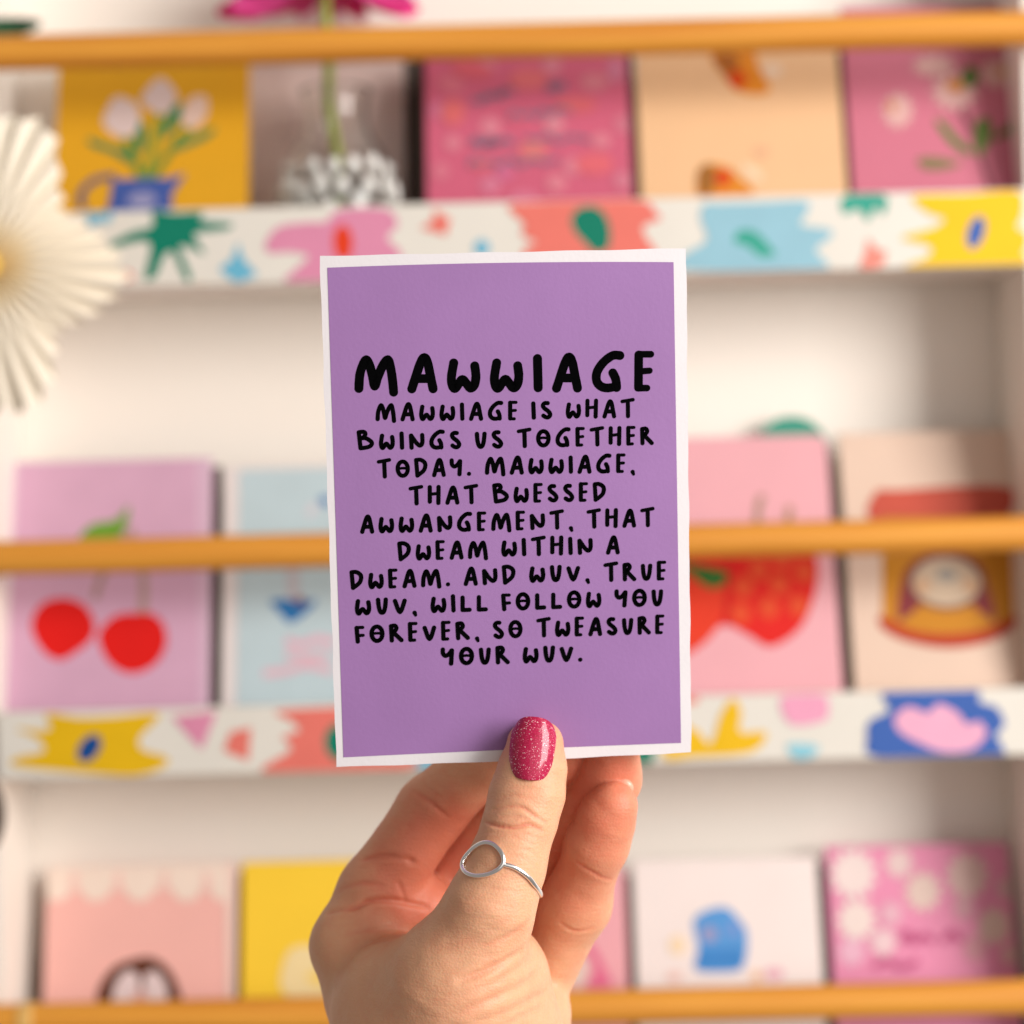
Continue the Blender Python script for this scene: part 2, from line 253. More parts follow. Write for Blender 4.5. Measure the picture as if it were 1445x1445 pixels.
                     (127, 108, 129))],
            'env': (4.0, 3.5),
            'sheet_label': 'dark sheet showing behind the pink speckled card',
            'round': 0},
           {'key': 'tan',
            'w': 0.1046,
            'h': 0.1193,
            'loc': (0.12171, 0.44, 0.1236),
            'lean': 0.2618,
            'rgb': (228, 185, 141),
            'label': 'peach tan card with two orange and red painted patches on the upper shelf',
            'art': [('s', [(-13.02, 112.99), (-4.15, 118.17), (8.15, 117.84), (11.17, 105.59), (16.09, 94.7), (11.59, 90.8), (-0.52, 93.13), (-6.26, 100.67)], (220, 135, 39)),
                    ('s', [(-11.83, 112.28), (-4.29, 115.47), (1.58, 109.9), (-2.45, 103.26), (-6.19, 102.01)], (164, 96, 39)), ('e', (-0.17, 99.83, 4.74, 5.11, 0), (207, 68, 19)),
                    ('s', [(-23.5, 46.71), (-18.35, 53.13), (-7.56, 50.88), (-1.81, 44.83), (5.01, 36.81), (-2.43, 33.1), (-21.76, 32.3)], (212, 133, 42)),
                    ('s', [(-23.5, 46.71), (-18.35, 53.13), (-13.7, 49.07), (-15.42, 38.65), (-21.64, 34.9)], (154, 100, 44)), ('e', (-10.27, 45.05, 3.96, 4.68, -20), (203, 62, 23)),
                    ('e', (18.13, 104.34, 5.11, 3.29, 0), (232, 207, 183)), ('e', (4.83, 47.29, 6.48, 2.88, -40), (232, 205, 172)), ('e', (10.16, 58.89, 3.61, 2.89, 0), (224, 172, 137))],
            'env': (0, 4.0),
            'sheet_label': 'dark sheet showing to the right of the tan card',
            'round': 0},
           {'key': 'daisy',
            'w': 0.0907,
            'h': 0.1392,
            'loc': (0.22228, 0.44, 0.1236),
            'lean': 0.2618,
            'rgb': (199, 112, 133),
            'label': 'tall rose pink card with white daisies on green stems on the upper shelf',
            'art': [('l', ([(12.92, 80.06), (17.93, 66.65), (20.6, 54.69), (23.91, 36.26), (23.92, 21.96)], 1.45), (135, 77, 87)),
                    ('s', [(-0.98, 73.78), (3.78, 72.33), (9.23, 64.23), (17.07, 56.1), (13.34, 54.89), (5.38, 61.69)], (91, 124, 62)),
                    ('s', [(19.58, 71.9), (25.87, 74.39), (27.64, 66.39), (21.81, 54.66), (18.28, 56.07)], (96, 122, 60)),
                    ('s', [(44.45, 77.89), (42.54, 69.97), (33.48, 63.59), (27.31, 62.43), (35.26, 70.16)], (93, 110, 56)),
                    ('s', [(-11.06, 52.9), (-1.34, 53.3), (10.5, 49.7), (0.58, 46.69), (-9.04, 47.6)], (125, 118, 79)),
                    ('s',
                     [(-13.21, 79.73), (-11.36, 76.56), (-14.52, 75.45), (-14.39, 71.38), (-17.4, 72.58), (-19.03, 68.92), (-20.94, 72.03), (-23.81, 69.93), (-24.01, 73.98), (-27.22, 74.11),
                      (-25.65, 77.81), (-28.18, 80.13), (-25.33, 82.31), (-26.38, 86.1), (-23.15, 86.05), (-22.38, 90.11), (-19.8, 87.84), (-17.44, 90.88), (-16.35, 87.11), (-13.16, 88.15),
                      (-13.89, 84.08), (-10.89, 82.8)],
                     (214, 170, 166)),
                    ('e', (-22.57, 82.37, 2.18, 3.27, 0), (199, 135, 96)),
                    ('s',
                     [(19.81, 89.59), (22.67, 86.15), (17.94, 84.99), (18.22, 80.61), (13.67, 81.93), (11.31, 78.01), (8.37, 81.39), (4.11, 79.16), (3.71, 83.52), (-1.12, 83.69), (1.16, 87.67),
                      (-2.71, 90.2), (1.53, 92.51), (-0.13, 96.61), (4.72, 96.52), (5.79, 100.88), (9.71, 98.41), (13.19, 101.65), (14.93, 97.58), (19.69, 98.66), (18.69, 94.29), (23.22, 92.88)],
                     (214, 170, 166)),
                    ('e', (11.0, 93.02, 4.73, 3.64, 0), (207, 135, 58)),
                    ('s',
                     [(40.02, 99.05), (42.25, 96.5), (38.56, 95.66), (38.78, 92.43), (35.23, 93.41), (33.39, 90.52), (31.1, 93.01), (27.77, 91.37), (27.46, 94.59), (23.7, 94.72), (25.48, 97.65),
                      (22.47, 99.52), (25.77, 101.22), (24.48, 104.24), (28.26, 104.17), (29.1, 107.38), (32.15, 105.55), (34.86, 107.93), (36.21, 104.93), (39.92, 105.72), (39.14, 102.51),
                      (42.67, 101.46)],
                     (214, 170, 166)),
                    ('e', (35.69, 100.37, 2.92, 2.55, 0), (199, 145, 87)),
                    ('s',
                     [(9.87, 104.27), (12.68, 102.16), (8.23, 101.5), (8.64, 98.85), (4.28, 99.69), (2.16, 97.33), (-0.72, 99.41), (-4.71, 98.09), (-5.21, 100.74), (-9.79, 100.89), (-7.74, 103.28),
                      (-11.47, 104.84), (-7.52, 106.2), (-9.21, 108.69), (-4.62, 108.6), (-3.72, 111.22), (0.06, 109.69), (3.25, 111.62), (5.02, 109.14), (9.49, 109.75), (8.67, 107.12),
                      (13.0, 106.22)],
                     (214, 170, 166)),
                    ('s', [(14.2, 96.08), (18.52, 104.04), (23.08, 99.88), (21.31, 93.21), (17.54, 91.97)], (85, 124, 60))],
            'env': None,
            'sheet_label': None,
            'round': 0},
           {'key': 'cherry',
            'w': 0.1039,
            'h': 0.157,
            'loc': (-0.20773, 0.44, -0.1194),
            'lean': 0.2618,
            'rgb': (210, 176, 197),
            'label': 'pale pink card with two red cherries on the middle shelf',
            'art': [('p', [(-48.63, 156.18), (43.92, 156.52), (47.81, 24.13), (-50.76, 23.66)], (205, 162, 187)),
                    ('l', ([(-7.4, 82.49), (-4.19, 93.99), (3.92, 108.34), (6.31, 125.88)], 1.82), (164, 135, 125)), ('l', ([(17.47, 73.24), (16.95, 96.36), (9.31, 119.92)], 2.18), (174, 145, 135)),
                    ('s', [(-16.15, 115.43), (-9.26, 122.59), (2.08, 124.51), (9.02, 131.71), (7.85, 121.43), (-0.42, 111.37), (-10.36, 111.62)], (106, 154, 48)),
                    ('s', [(-39.31, 68.92), (-34.8, 80.3), (-23.64, 83.62), (-12.52, 79.45), (-6.89, 69.54), (-8.89, 61.3), (-15.72, 55.48), (-23.99, 51.42), (-32.54, 55.9)], (218, 25, 21)),
                    ('s', [(-4.52, 65.19), (3.4, 73.59), (14.62, 74.75), (23.08, 73.82), (28.84, 67.22), (29.74, 57.2), (23.64, 47.4), (12.56, 43.42), (2.67, 47.92), (-3.16, 56.59)], (218, 25, 21))],
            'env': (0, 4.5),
            'sheet_label': 'dark sheet showing to the right of the cherry card',
            'round': 0},
           {'key': 'heart',
            'w': 0.1041,
            'h': 0.1521,
            'loc': (-0.09755, 0.44, -0.1194),
            'lean': 0.2618,
            'rgb': (224, 214, 212),
            'label': 'pale blue card with white border and a small blue heart on the middle shelf',
            'art': [('p', [(-43.97, 149.79), (45.49, 149.82), (46.95, 22.15), (-44.43, 23.32)], (185, 203, 209)), ('l', ([(-16.18, 97.33), (-15.4, 78.5)], 2.9), (191, 183, 189)),
                    ('s', [(-27.37, 79.52), (-16.81, 79.97), (-12.58, 77.71), (-4.14, 79.66), (-6.95, 74.69), (-16.77, 67.76), (-22.41, 72.92)], (44, 112, 172)),
                    ('e', (-11.98, 79.0, 2.91, 2.18, 0), (125, 77, 96)), ('l', ([(-19.53, 58.53), (-11.12, 56.19), (-2.72, 58.83), (5.68, 56.48)], 2.18), (218, 174, 189)),
                    ('l', ([(-30.61, 41.76), (-19.46, 42.9), (-8.3, 45.46), (4.27, 42.31)], 2.18), (218, 178, 191)), ('l', ([(-19.5, 51.41), (-8.31, 49.71), (2.88, 50.86)], 2.18), (214, 179, 191)),
                    ('e', (0.76, 131.79, 3.31, 2.58, -40), (68, 116, 174)), ('e', (-6.23, 127.4, 3.68, 2.21, -120), (207, 199, 207))],
            'env': (0, 3),
            'sheet_label': 'dark sheet behind the blue heart card',
            'round': 0},
           {'key': 'strawberry',
            'w': 0.1075,
            'h': 0.1613,
            'loc': (0.11147, 0.44, -0.1194),
            'lean': 0.2618,
            'rgb': (224, 164, 172),
            'label': 'pink round cornered card with strawberries on the middle shelf',
            'art': [('l', ([(15.08, 113.13), (16.35, 123.4), (18.81, 129.25)], 1.82), (164, 135, 116)), ('l', ([(30.69, 112.73), (32.7, 122.99)], 1.82), (170, 135, 106)),
                    ('s',
                     [(-33.98, 95.36), (-16.75, 100.76), (3.2, 103.18), (28.51, 99.62), (42.56, 97.81), (44.76, 87.57), (40.97, 71.78), (33.09, 57.63), (18.62, 49.44), (7.74, 55.41), (-4.56, 61.43),
                      (-13.31, 54.5), (-22.03, 47.6), (-36.06, 46.53)],
                     (214, 31, 25)),
                    ('s', [(-34.23, 89.56), (-17.3, 89.13), (-1.93, 85.85), (-7.36, 61.5), (-22.03, 47.6), (-36.0, 47.95)], (218, 58, 33)),
                    ('l', ([(-0.36, 94.52), (-2.08, 77.18), (-3.9, 60.7)], 0.91), (181, 21, 19)),
                    ('s', [(-28.33, 95.22), (-17.13, 92.76), (-1.78, 88.74), (-4.96, 81.58), (-12.04, 81.04), (-20.19, 87.75)], (52, 106, 44)), ('e', (14.52, 89.78, 5.09, 5.82, 0), (216, 75, 39)),
                    ('e', (26.84, 95.29, 5.1, 5.83, 0), (216, 75, 39)), ('e', (37.71, 87.75, 5.09, 5.82, 0), (216, 75, 39)), ('e', (6.27, 80.58, 5.08, 5.81, 0), (216, 75, 39)),
                    ('e', (24.65, 81.56, 5.08, 5.81, 0), (216, 75, 39)), ('e', (4.14, 66.95, 5.07, 5.79, 0), (216, 75, 39)), ('e', (18.61, 69.46, 5.07, 5.79, 0), (216, 75, 39)),
                    ('e', (33.84, 70.23, 5.07, 5.79, 0), (216, 75, 39))],
            'env': (0, 2.0),
            'sheet_label': 'dark sheet peeking out right of the strawberry card',
            'round': 0.006},
           {'key': 'jar',
            'w': 0.0914,
            'h': 0.1618,
            'loc': (0.21705, 0.44, -0.1194),
            'lean': 0.2618,
            'rgb': (216, 189, 170),
            'label': 'beige card picturing an orange jar under a red lid on the middle shelf',
            'art': [('s', [(-28.3, 129.24), (-15.38, 130.4), (40.27, 130.47), (39.59, 114.25), (38.63, 111.33), (-28.0, 113.02)], (189, 81, 64)),
                    ('p', [(-25.67, 115.9), (40.3, 114.23), (37.67, 59.18), (27.97, 52.27), (3.95, 49.31), (-20.93, 53.49), (-29.52, 60.85)], (191, 127, 31)),
                    ('s', [(-30.02, 63.73), (-15.13, 56.2), (1.48, 53.65), (21.22, 55.3), (37.92, 62.03), (35.9, 54.93), (20.64, 48.18), (0.93, 46.54), (-18.34, 50.58), (-29.77, 57.28)],
                     (174, 56, 29)),
                    ('s', [(-21.71, 62.09), (-19.17, 77.85), (-12.59, 90.72), (4.9, 97.56), (21.37, 91.32), (25.93, 78.16), (27.99, 60.85), (21.93, 63.87), (3.32, 77.28), (-14.5, 64.78)],
                     (129, 50, 56)),
                    ('e', (4.67, 80.14, 19.23, 14.15, 0), (116, 81, 68)), ('e', (4.73, 80.86, 17.42, 12.7, 0), (199, 178, 154)), ('e', (-7.82, 79.01, 3.63, 3.63, 0), (205, 162, 125)),
                    ('e', (16.79, 78.39, 3.63, 3.63, 0), (205, 162, 125)), ('e', (5.01, 84.47, 5.08, 3.63, 0), (154, 151, 145))],
            'env': None,
            'sheet_label': None,
            'round': 0},
           {'key': 'scallop',
            'w': 0.0988,
            'h': 0.1743,
            'loc': (-0.19862, 0.44, -0.3487),
            'lean': 0.2618,
            'rgb': (235, 178, 169),
            'label': 'salmon pink card with white scalloped top and a brown arch on the lower shelf',
            'art': [('p', [(-55.96, 177.53), (53.83, 175.61), (53.98, 160.92), (-55.4, 162.1)], (233, 214, 200)), ('e', (-44.3, 162.56, 7.42, 5.94, 0), (233, 214, 200)),
                    ('e', (-23.52, 162.06, 7.42, 5.94, 0), (233, 214, 200)), ('e', (-0.52, 161.51, 7.42, 5.93, 0), (233, 214, 200)), ('e', (23.96, 160.92, 7.42, 5.93, 0), (233, 214, 200)),
                    ('e', (43.98, 160.43, 7.41, 5.93, 0), (233, 214, 200)), ('e', (-35.13, 166.0, 2.23, 5.94, 0), (233, 192, 182)), ('e', (-12.11, 165.45, 2.23, 5.94, 0), (233, 192, 182)),
                    ('e', (12.02, 164.86, 2.23, 5.94, 0), (233, 192, 182)), ('e', (34.28, 164.33, 2.23, 5.94, 0), (233, 192, 182)),
                    ('p', [(43.79, 175.86), (53.83, 175.61), (54.85, 72.8), (46.5, 72.99)], (233, 206, 194)),
                    ('s', [(-21.84, 105.64), (-19.64, 113.89), (-12.57, 122.65), (-0.46, 126.54), (6.87, 126.36), (14.29, 121.41), (20.59, 110.56), (23.33, 92.78), (1.65, 87.42), (-22.72, 93.87)],
                     (94, 49, 31)),
                    ('e', (-6.65, 109.63, 6.59, 10.99, -15), (220, 200, 200)), ('e', (8.73, 109.26, 5.86, 10.99, 15), (220, 200, 200)), ('e', (0.77, 105.17, 3.29, 5.12, 0), (210, 157, 147))],
            'env': None,
            'sheet_label': None,
            'round': 0},
           {'key': 'yellowplain',
            'w': 0.0991,
            'h': 0.1744,
            'loc': (-0.09633, 0.44, -0.3487),
            'lean': 0.2618,
            'rgb': (241, 200, 49),
            'label': 'bright yellow card with a cream patch half hidden by the hand on the lower shelf',
            'art': [('s', [(-28.23, 119.98), (-23.39, 129.42), (-12.39, 130.35), (-1.4, 126.5), (8.32, 114.35), (5.85, 101.37), (-16.0, 101.89), (-28.17, 108.1)], (231, 210, 157)),
                    ('s', [(-16.03, 114.93), (-8.72, 118.32), (-3.85, 114.64), (-8.72, 110.0)], (235, 204, 108))],
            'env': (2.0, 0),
            'sheet_label': 'dark sheet behind the bright yellow card',
            'round': 0},
           {'key': 'pinkshapes',
            'w': 0.0971,
            'h': 0.1671,
            'loc': (0.00547, 0.44, -0.3487),
            'lean': 0.2618,
            'rgb': (227, 161, 169),
            'label': 'pink card with deeper pink curls beside the fingers on the lower shelf',
            'art': [('s', [(24.13, 129.13), (30.64, 127.36), (36.8, 115.98), (39.73, 106.33), (26.67, 106.64), (31.89, 116.1)], (218, 108, 141)),
                    ('e', (22.62, 114.78, 5.13, 8.79, 0), (220, 196, 186)), ('l', ([(-18.97, 141.01), (2.76, 126.03), (28.59, 129.02)], 3.63), (218, 118, 147))],
            'env': (0, 3.5),
            'sheet_label': 'dark sheet showing right of the pink curls card',
            'round': 0},
           {'key': 'bluebag',
            'w': 0.0963,
            'h': 0.1703,
            'loc': (0.1066, 0.44, -0.3487),
            'lean': 0.2618,
            'rgb': (231, 218, 214),
            'label': 'white card with a small blue rounded figure on the lower shelf',
            'art': [('s', [(-17.51, 137.38), (-12.31, 142.92), (-0.67, 145.08), (6.41, 138.42), (10.09, 130.26), (6.78, 114.28), (-5.59, 112.18), (-17.77, 114.07), (-15.65, 124.44)], (84, 147, 208)),
                    ('p', [(-15.65, 124.44), (7.29, 123.89), (6.74, 113.48), (-16.95, 114.05)], (61, 129, 196)), ('e', (-9.56, 131.54, 4.41, 4.04, 0), (147, 147, 186)),
                    ('e', (2.87, 133.66, 2.94, 3.68, 0), (118, 147, 206)), ('e', (-26.22, 126.3, 4.41, 5.14, 0), (235, 210, 176)), ('e', (22.94, 110.7, 5.12, 2.93, 0), (223, 167, 182)),
                    ('e', (13.88, 109.32, 2.92, 2.92, 0), (231, 186, 147)), ('e', (-28.57, 110.33, 3.66, 2.56, 0), (227, 186, 176))],
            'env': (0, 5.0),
            'sheet_label': 'dark sheet showing right of the white card',
            'round': 0},
           {'key': 'floral',
            'w': 0.0954,
            'h': 0.1751,
            'loc': (0.20761, 0.44, -0.3487),
            'lean': 0.2618,
            'rgb': (216, 131, 165),
            'label': 'magenta card covered with cream blossoms at the right end of the lower shelf',
            'art': [('s',
                     [(-24.28, 160.32), (-21.36, 156.15), (-26.19, 154.71), (-25.9, 149.39), (-30.54, 150.96), (-32.95, 146.18), (-35.94, 150.26), (-40.3, 147.51), (-40.7, 152.81), (-45.63, 152.98),
                      (-43.31, 157.83), (-47.25, 160.88), (-42.93, 163.72), (-44.63, 168.69), (-39.68, 168.63), (-38.58, 173.94), (-34.58, 170.97), (-31.03, 174.94), (-29.26, 169.99),
                      (-24.39, 171.35), (-25.42, 166.02), (-20.79, 164.34)],
                     (225, 208, 204)),
                    ('s',
                     [(-3.81, 165.56), (-2.08, 163.07), (-4.96, 162.21), (-4.8, 159.04), (-7.57, 159.98), (-9.02, 157.12), (-10.79, 159.55), (-13.4, 157.91), (-13.62, 161.08), (-16.55, 161.18),
                      (-15.15, 164.07), (-17.48, 165.89), (-14.9, 167.59), (-15.89, 170.55), (-12.95, 170.51), (-12.27, 173.67), (-9.9, 171.9), (-7.78, 174.26), (-6.74, 171.32), (-3.85, 172.13),
                      (-4.47, 168.95), (-1.72, 167.95)],
                     (218, 192, 190)),
                    ('s',
                     [(9.29, 150.53), (11.54, 147.28), (7.75, 146.15), (7.95, 142.0), (4.33, 143.23), (2.41, 139.49), (0.1, 142.68), (-3.33, 140.53), (-3.61, 144.67), (-7.46, 144.81), (-5.61, 148.59),
                      (-8.67, 150.97), (-5.28, 153.19), (-6.57, 157.06), (-2.7, 157.01), (-1.81, 161.15), (1.3, 158.83), (4.1, 161.93), (5.45, 158.07), (9.26, 159.13), (8.43, 154.98),
                      (12.03, 153.67)],
                     (216, 192, 182)),
                    ('s',
                     [(34.32, 158.09), (36.94, 154.26), (32.49, 152.94), (32.69, 148.05), (28.45, 149.5), (26.17, 145.1), (23.47, 148.85), (19.43, 146.33), (19.13, 151.19), (14.61, 151.35),
                      (16.8, 155.8), (13.22, 158.6), (17.23, 161.21), (15.73, 165.77), (20.28, 165.71), (21.36, 170.59), (25.0, 167.86), (28.3, 171.5), (29.87, 166.96), (34.35, 168.21),
                      (33.34, 163.32), (37.57, 161.78)],
                     (212, 182, 176)),
                    ('s',
                     [(-25.8, 136.77), (-23.37, 133.32), (-27.39, 132.12), (-27.15, 127.71), (-31.02, 129.01), (-33.03, 125.05), (-35.52, 128.43), (-39.15, 126.15), (-39.49, 130.55), (-43.59, 130.69),
                      (-41.66, 134.71), (-44.94, 137.23), (-41.34, 139.59), (-42.75, 143.7), (-38.63, 143.65), (-37.72, 148.05), (-34.38, 145.58), (-31.43, 148.87), (-29.95, 144.78), (-25.9, 145.9),
                      (-26.75, 141.49), (-22.9, 140.1)],
                     (225, 208, 202)),
                    ('s',
                     [(-10.86, 139.65), (-9.46, 137.64), (-11.8, 136.94), (-11.66, 134.38), (-13.91, 135.14), (-15.09, 132.82), (-16.53, 134.79), (-18.65, 133.47), (-18.83, 136.03), (-21.22, 136.11),
                      (-20.08, 138.45), (-21.98, 139.92), (-19.88, 141.29), (-20.69, 143.68), (-18.3, 143.64), (-17.75, 146.2), (-15.83, 144.77), (-14.1, 146.68), (-13.26, 144.3), (-10.9, 144.95),
                      (-11.4, 142.39), (-9.17, 141.58)],
                     (218, 172, 186)),
                    ('s',
                     [(-15.23, 125.22), (-13.59, 122.9), (-16.31, 122.09), (-16.16, 119.12), (-18.77, 120.0), (-20.14, 117.32), (-21.82, 119.6), (-24.27, 118.07), (-24.49, 121.03), (-27.27, 121.13),
                      (-25.95, 123.83), (-28.16, 125.53), (-25.72, 127.12), (-26.66, 129.89), (-23.88, 129.86), (-23.25, 132.82), (-21.01, 131.16), (-19.01, 133.37), (-18.02, 130.62),
                      (-15.28, 131.37), (-15.86, 128.4), (-13.27, 127.47)],
                     (221, 192, 196)),
                    ('s',
                     [(44.3, 131.85), (46.37, 128.85), (42.85, 127.81), (43.0, 123.98), (39.65, 125.11), (37.84, 121.66), (35.72, 124.61), (32.53, 122.63), (32.3, 126.45), (28.73, 126.57),
                      (30.48, 130.06), (27.66, 132.25), (30.83, 134.3), (29.66, 137.88), (33.25, 137.83), (34.11, 141.65), (36.97, 139.51), (39.59, 142.36), (40.81, 138.81), (44.35, 139.79),
                      (43.55, 135.95), (46.88, 134.75)],
                     (208, 182, 171)),
                    ('s',
                     [(27.19, 141.97), (28.58, 139.96), (26.23, 139.27), (26.34, 136.7), (24.1, 137.46), (22.9, 135.14), (21.47, 137.12), (19.34, 135.79), (19.18, 138.35), (16.79, 138.43),
                      (17.95, 140.77), (16.07, 142.24), (18.18, 143.62), (17.39, 146.01), (19.79, 145.98), (20.35, 148.53), (22.27, 147.1), (24.01, 149.01), (24.84, 146.63), (27.2, 147.29),
                      (26.67, 144.72), (28.9, 143.91)],
                     (206, 157, 167)),
                    ('s',
                     [(-31.68, 120.8), (-29.95, 118.37), (-32.8, 117.52), (-32.62, 114.41), (-35.36, 115.33), (-36.78, 112.53), (-38.54, 114.92), (-41.11, 113.32), (-41.35, 116.41), (-44.25, 116.51),
                      (-42.89, 119.34), (-45.21, 121.12), (-42.66, 122.78), (-43.66, 125.68), (-40.75, 125.64), (-40.1, 128.74), (-37.75, 127.0), (-35.66, 129.31), (-34.62, 126.43), (-31.76, 127.22),
                      (-32.35, 124.12), (-29.63, 123.14)],
                     (220, 172, 192)),
                    ('s',
                     [(49.96, 151.18), (51.27, 149.27), (49.04, 148.61), (49.13, 146.17), (47.01, 146.89), (45.87, 144.7), (44.53, 146.57), (42.5, 145.31), (42.37, 147.74), (40.11, 147.82),
                      (41.22, 150.04), (39.44, 151.43), (41.44, 152.74), (40.71, 155.01), (42.98, 154.98), (43.53, 157.4), (45.34, 156.04), (46.99, 157.85), (47.76, 155.6), (50.0, 156.22),
                      (49.49, 153.79), (51.59, 153.02)],
                     (202, 163, 165)),
                    ('s',
                     [(31.73, 120.88), (33.26, 118.67), (30.66, 117.91), (30.78, 115.08), (28.3, 115.92), (26.97, 113.37), (25.4, 115.54), (23.04, 114.08), (22.87, 116.9), (20.23, 116.99),
                      (21.52, 119.56), (19.43, 121.18), (21.77, 122.69), (20.9, 125.32), (23.55, 125.29), (24.18, 128.1), (26.29, 126.52), (28.22, 128.62), (29.13, 126.01), (31.74, 126.73),
                      (31.16, 123.91), (33.62, 123.02)],
                     (202, 147, 157)),
                    ('s',
                     [(48.15, 117.28), (49.29, 115.63), (47.35, 115.05), (47.43, 112.94), (45.57, 113.56), (44.57, 111.65), (43.39, 113.28), (41.62, 112.19), (41.5, 114.3), (39.52, 114.37),
                      (40.5, 116.29), (38.94, 117.5), (40.69, 118.63), (40.05, 120.6), (42.04, 120.58), (42.52, 122.68), (44.1, 121.5), (45.55, 123.07), (46.22, 121.12), (48.18, 121.66),
                      (47.73, 119.54), (49.58, 118.88)],
                     (206, 167, 165)),
                    ('l', ([(-10.82, 125.12), (-8.01, 129.88), (-4.27, 124.96), (0.89, 128.06), (5.56, 124.73)], 1.82), (182, 82, 125)),
                    ('l', ([(10.47, 124.61), (14.94, 129.33), (20.29, 124.37)], 1.82), (182, 82, 125)),
                    ('l', ([(-26.44, 112.66), (-19.68, 115.7), (-11.74, 112.31), (-3.34, 115.31)], 1.82), (182, 82, 125))],
            'env': None,
            'sheet_label': None,
            'round': 0},
           {'key': 'greenround',
            'w': 0.0358,
            'h': 0.1722,
            'loc': (0.14872, 0.4485, -0.1194),
            'lean': 0.2618,
            'rgb': (56, 145, 124),
            'label': 'green round topped card tucked behind the strawberry card on the middle shelf',
            'art': [],
            'env': None,
            'sheet_label': None,
            'round': 0.017},
           {'key': 'mauve',
            'w': 0.0829,
            'h': 0.1295,
            'loc': (-0.09322, 0.4985, 0.1236),
            'lean': 0.0175,
            'rgb': (212, 191, 183),
            'label': 'plain mauve card standing behind the glass vase on the upper shelf',
            'art': [],
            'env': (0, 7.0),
            'sheet_label': 'dark sheet right of the glass vase',
            'round': 0}],
 'vase': {'loc': (-0.08552, 0.466, 0.1234),
          'stem': ((-0.08422, 0.4695, 0.13051), (-0.08495, 0.4695, 0.16058), (-0.08599, 0.468, 0.18783), (-0.08926, 0.466, 0.2113), (-0.08851, 0.464, 0.23459), (-0.08922, 0.462, 0.25783),
                   (-0.09034, 0.46, 0.27917)),
          'flower': (-0.09017, 0.458, 0.27864)},
 'clip_x': -0.24513,
 'leaf': {'loc': (-0.26818, 0.45, 0.25212), 'tip': (0.03679, -0.01, -0.00146)},
 'rosette': {'loc': (-0.2455, 0.39, 0.12219),
             'polar': [(90, 0.07257), (76, 0.07529), (68, 0.07631), (58, 0.06647), (52, 0.0563), (42, 0.04816), (36, 0.04477), (29, 0.04816), (18, 0.05426), (5, 0.0624), (-6, 0.06783), (-16, 0.06037),
                       (-28, 0.05426), (-38, 0.04748), (-47, 0.04477), (-55, 0.05358), (-64, 0.06444), (-76, 0.0719), (-90, 0.06952)]},
 'bead': {'loc': (-0.26231, 0.4, -0.14008), 'r': 0.0137, 'h': 0.02124}}

# ---------------------------------------------------------------- helpers
def lin(c):
    return tuple((v/12.92 if v <= 0.04045 else ((v + 0.055)/1.055)**2.4) for v in (x/255 for x in c))

MATS = {}
def mat(name, rgb, rough=0.6, bump=0.0, bscale=400, var=0.0, vscale=30, spec=0.4, metal=0.0, coat=0.0):
    """procedural paint / paper: base colour with gentle mottling and a fine bump"""
    if name in MATS: return MATS[name]
    m = bpy.data.materials.new(name); m.use_nodes = True
    nt = m.node_tree; b = nt.nodes['Principled BSDF']
    b.inputs['Roughness'].default_value = rough
    b.inputs['Specular IOR Level'].default_value = spec
    b.inputs['Metallic'].default_value = metal
    b.inputs['Coat Weight'].default_value = coat
    b.inputs['Base Color'].default_value = (*rgb, 1)
    tc = nt.nodes.new('ShaderNodeTexCoord')
    if var > 0:
        n = nt.nodes.new('ShaderNodeTexNoise'); n.inputs['Scale'].default_value = vscale; n.inputs['Detail'].default_value = 4
        nt.links.new(tc.outputs['Object'], n.inputs['Vector'])
        r = nt.nodes.new('ShaderNodeValToRGB')
        r.color_ramp.elements[0].position = 0.3; r.color_ramp.elements[1].position = 0.7
        r.color_ramp.elements[0].color = (*[max(0, c*(1 - var)) for c in rgb], 1)
        r.color_ramp.elements[1].color = (*[min(1, c*(1 + var)) for c in rgb], 1)
        nt.links.new(n.outputs['Fac'], r.inputs['Fac']); nt.links.new(r.outputs['Color'], b.inputs['Base Color'])
    if bump > 0:
        n2 = nt.nodes.new('ShaderNodeTexNoise'); n2.inputs['Scale'].default_value = bscale; n2.inputs['Detail'].default_value = 5
        nt.links.new(tc.outputs['Object'], n2.inputs['Vector'])
        bp = nt.nodes.new('ShaderNodeBump'); bp.inputs['Strength'].default_value = bump; bp.inputs['Distance'].default_value = 0.0004
        nt.links.new(n2.outputs['Fac'], bp.inputs['Height']); nt.links.new(bp.outputs['Normal'], b.inputs['Normal'])
    MATS[name] = m
    return m

def wood(name, a, b_):
    m = bpy.data.materials.new(name); m.use_nodes = True
    nt = m.node_tree; b = nt.nodes['Principled BSDF']
    tc = nt.nodes.new('ShaderNodeTexCoord'); mp = nt.nodes.new('ShaderNodeMapping')
    mp.inputs['Scale'].default_value = (3, 90, 90)
    n = nt.nodes.new('ShaderNodeTexNoise'); n.inputs['Scale'].default_value = 2.2; n.inputs['Detail'].default_value = 6; n.inputs['Distortion'].default_value = 0.4
    r = nt.nodes.new('ShaderNodeValToRGB'); r.color_ramp.elements[0].position = 0.3; r.color_ramp.elements[1].position = 0.72
    r.color_ramp.elements[0].color = (*a, 1); r.color_ramp.elements[1].color = (*b_, 1)
    nt.links.new(tc.outputs['Object'], mp.inputs['Vector']); nt.links.new(mp.outputs['Vector'], n.inputs['Vector'])
    nt.links.new(n.outputs['Fac'], r.inputs['Fac']); nt.links.new(r.outputs['Color'], b.inputs['Base Color'])
    b.inputs['Roughness'].default_value = 0.55
    return m

def link(name, me, parent=None, mats=()):
    o = bpy.data.objects.new(name, me); COL.objects.link(o)
    for m in mats: me.materials.append(m)
    if parent: o.parent = parent
    return o

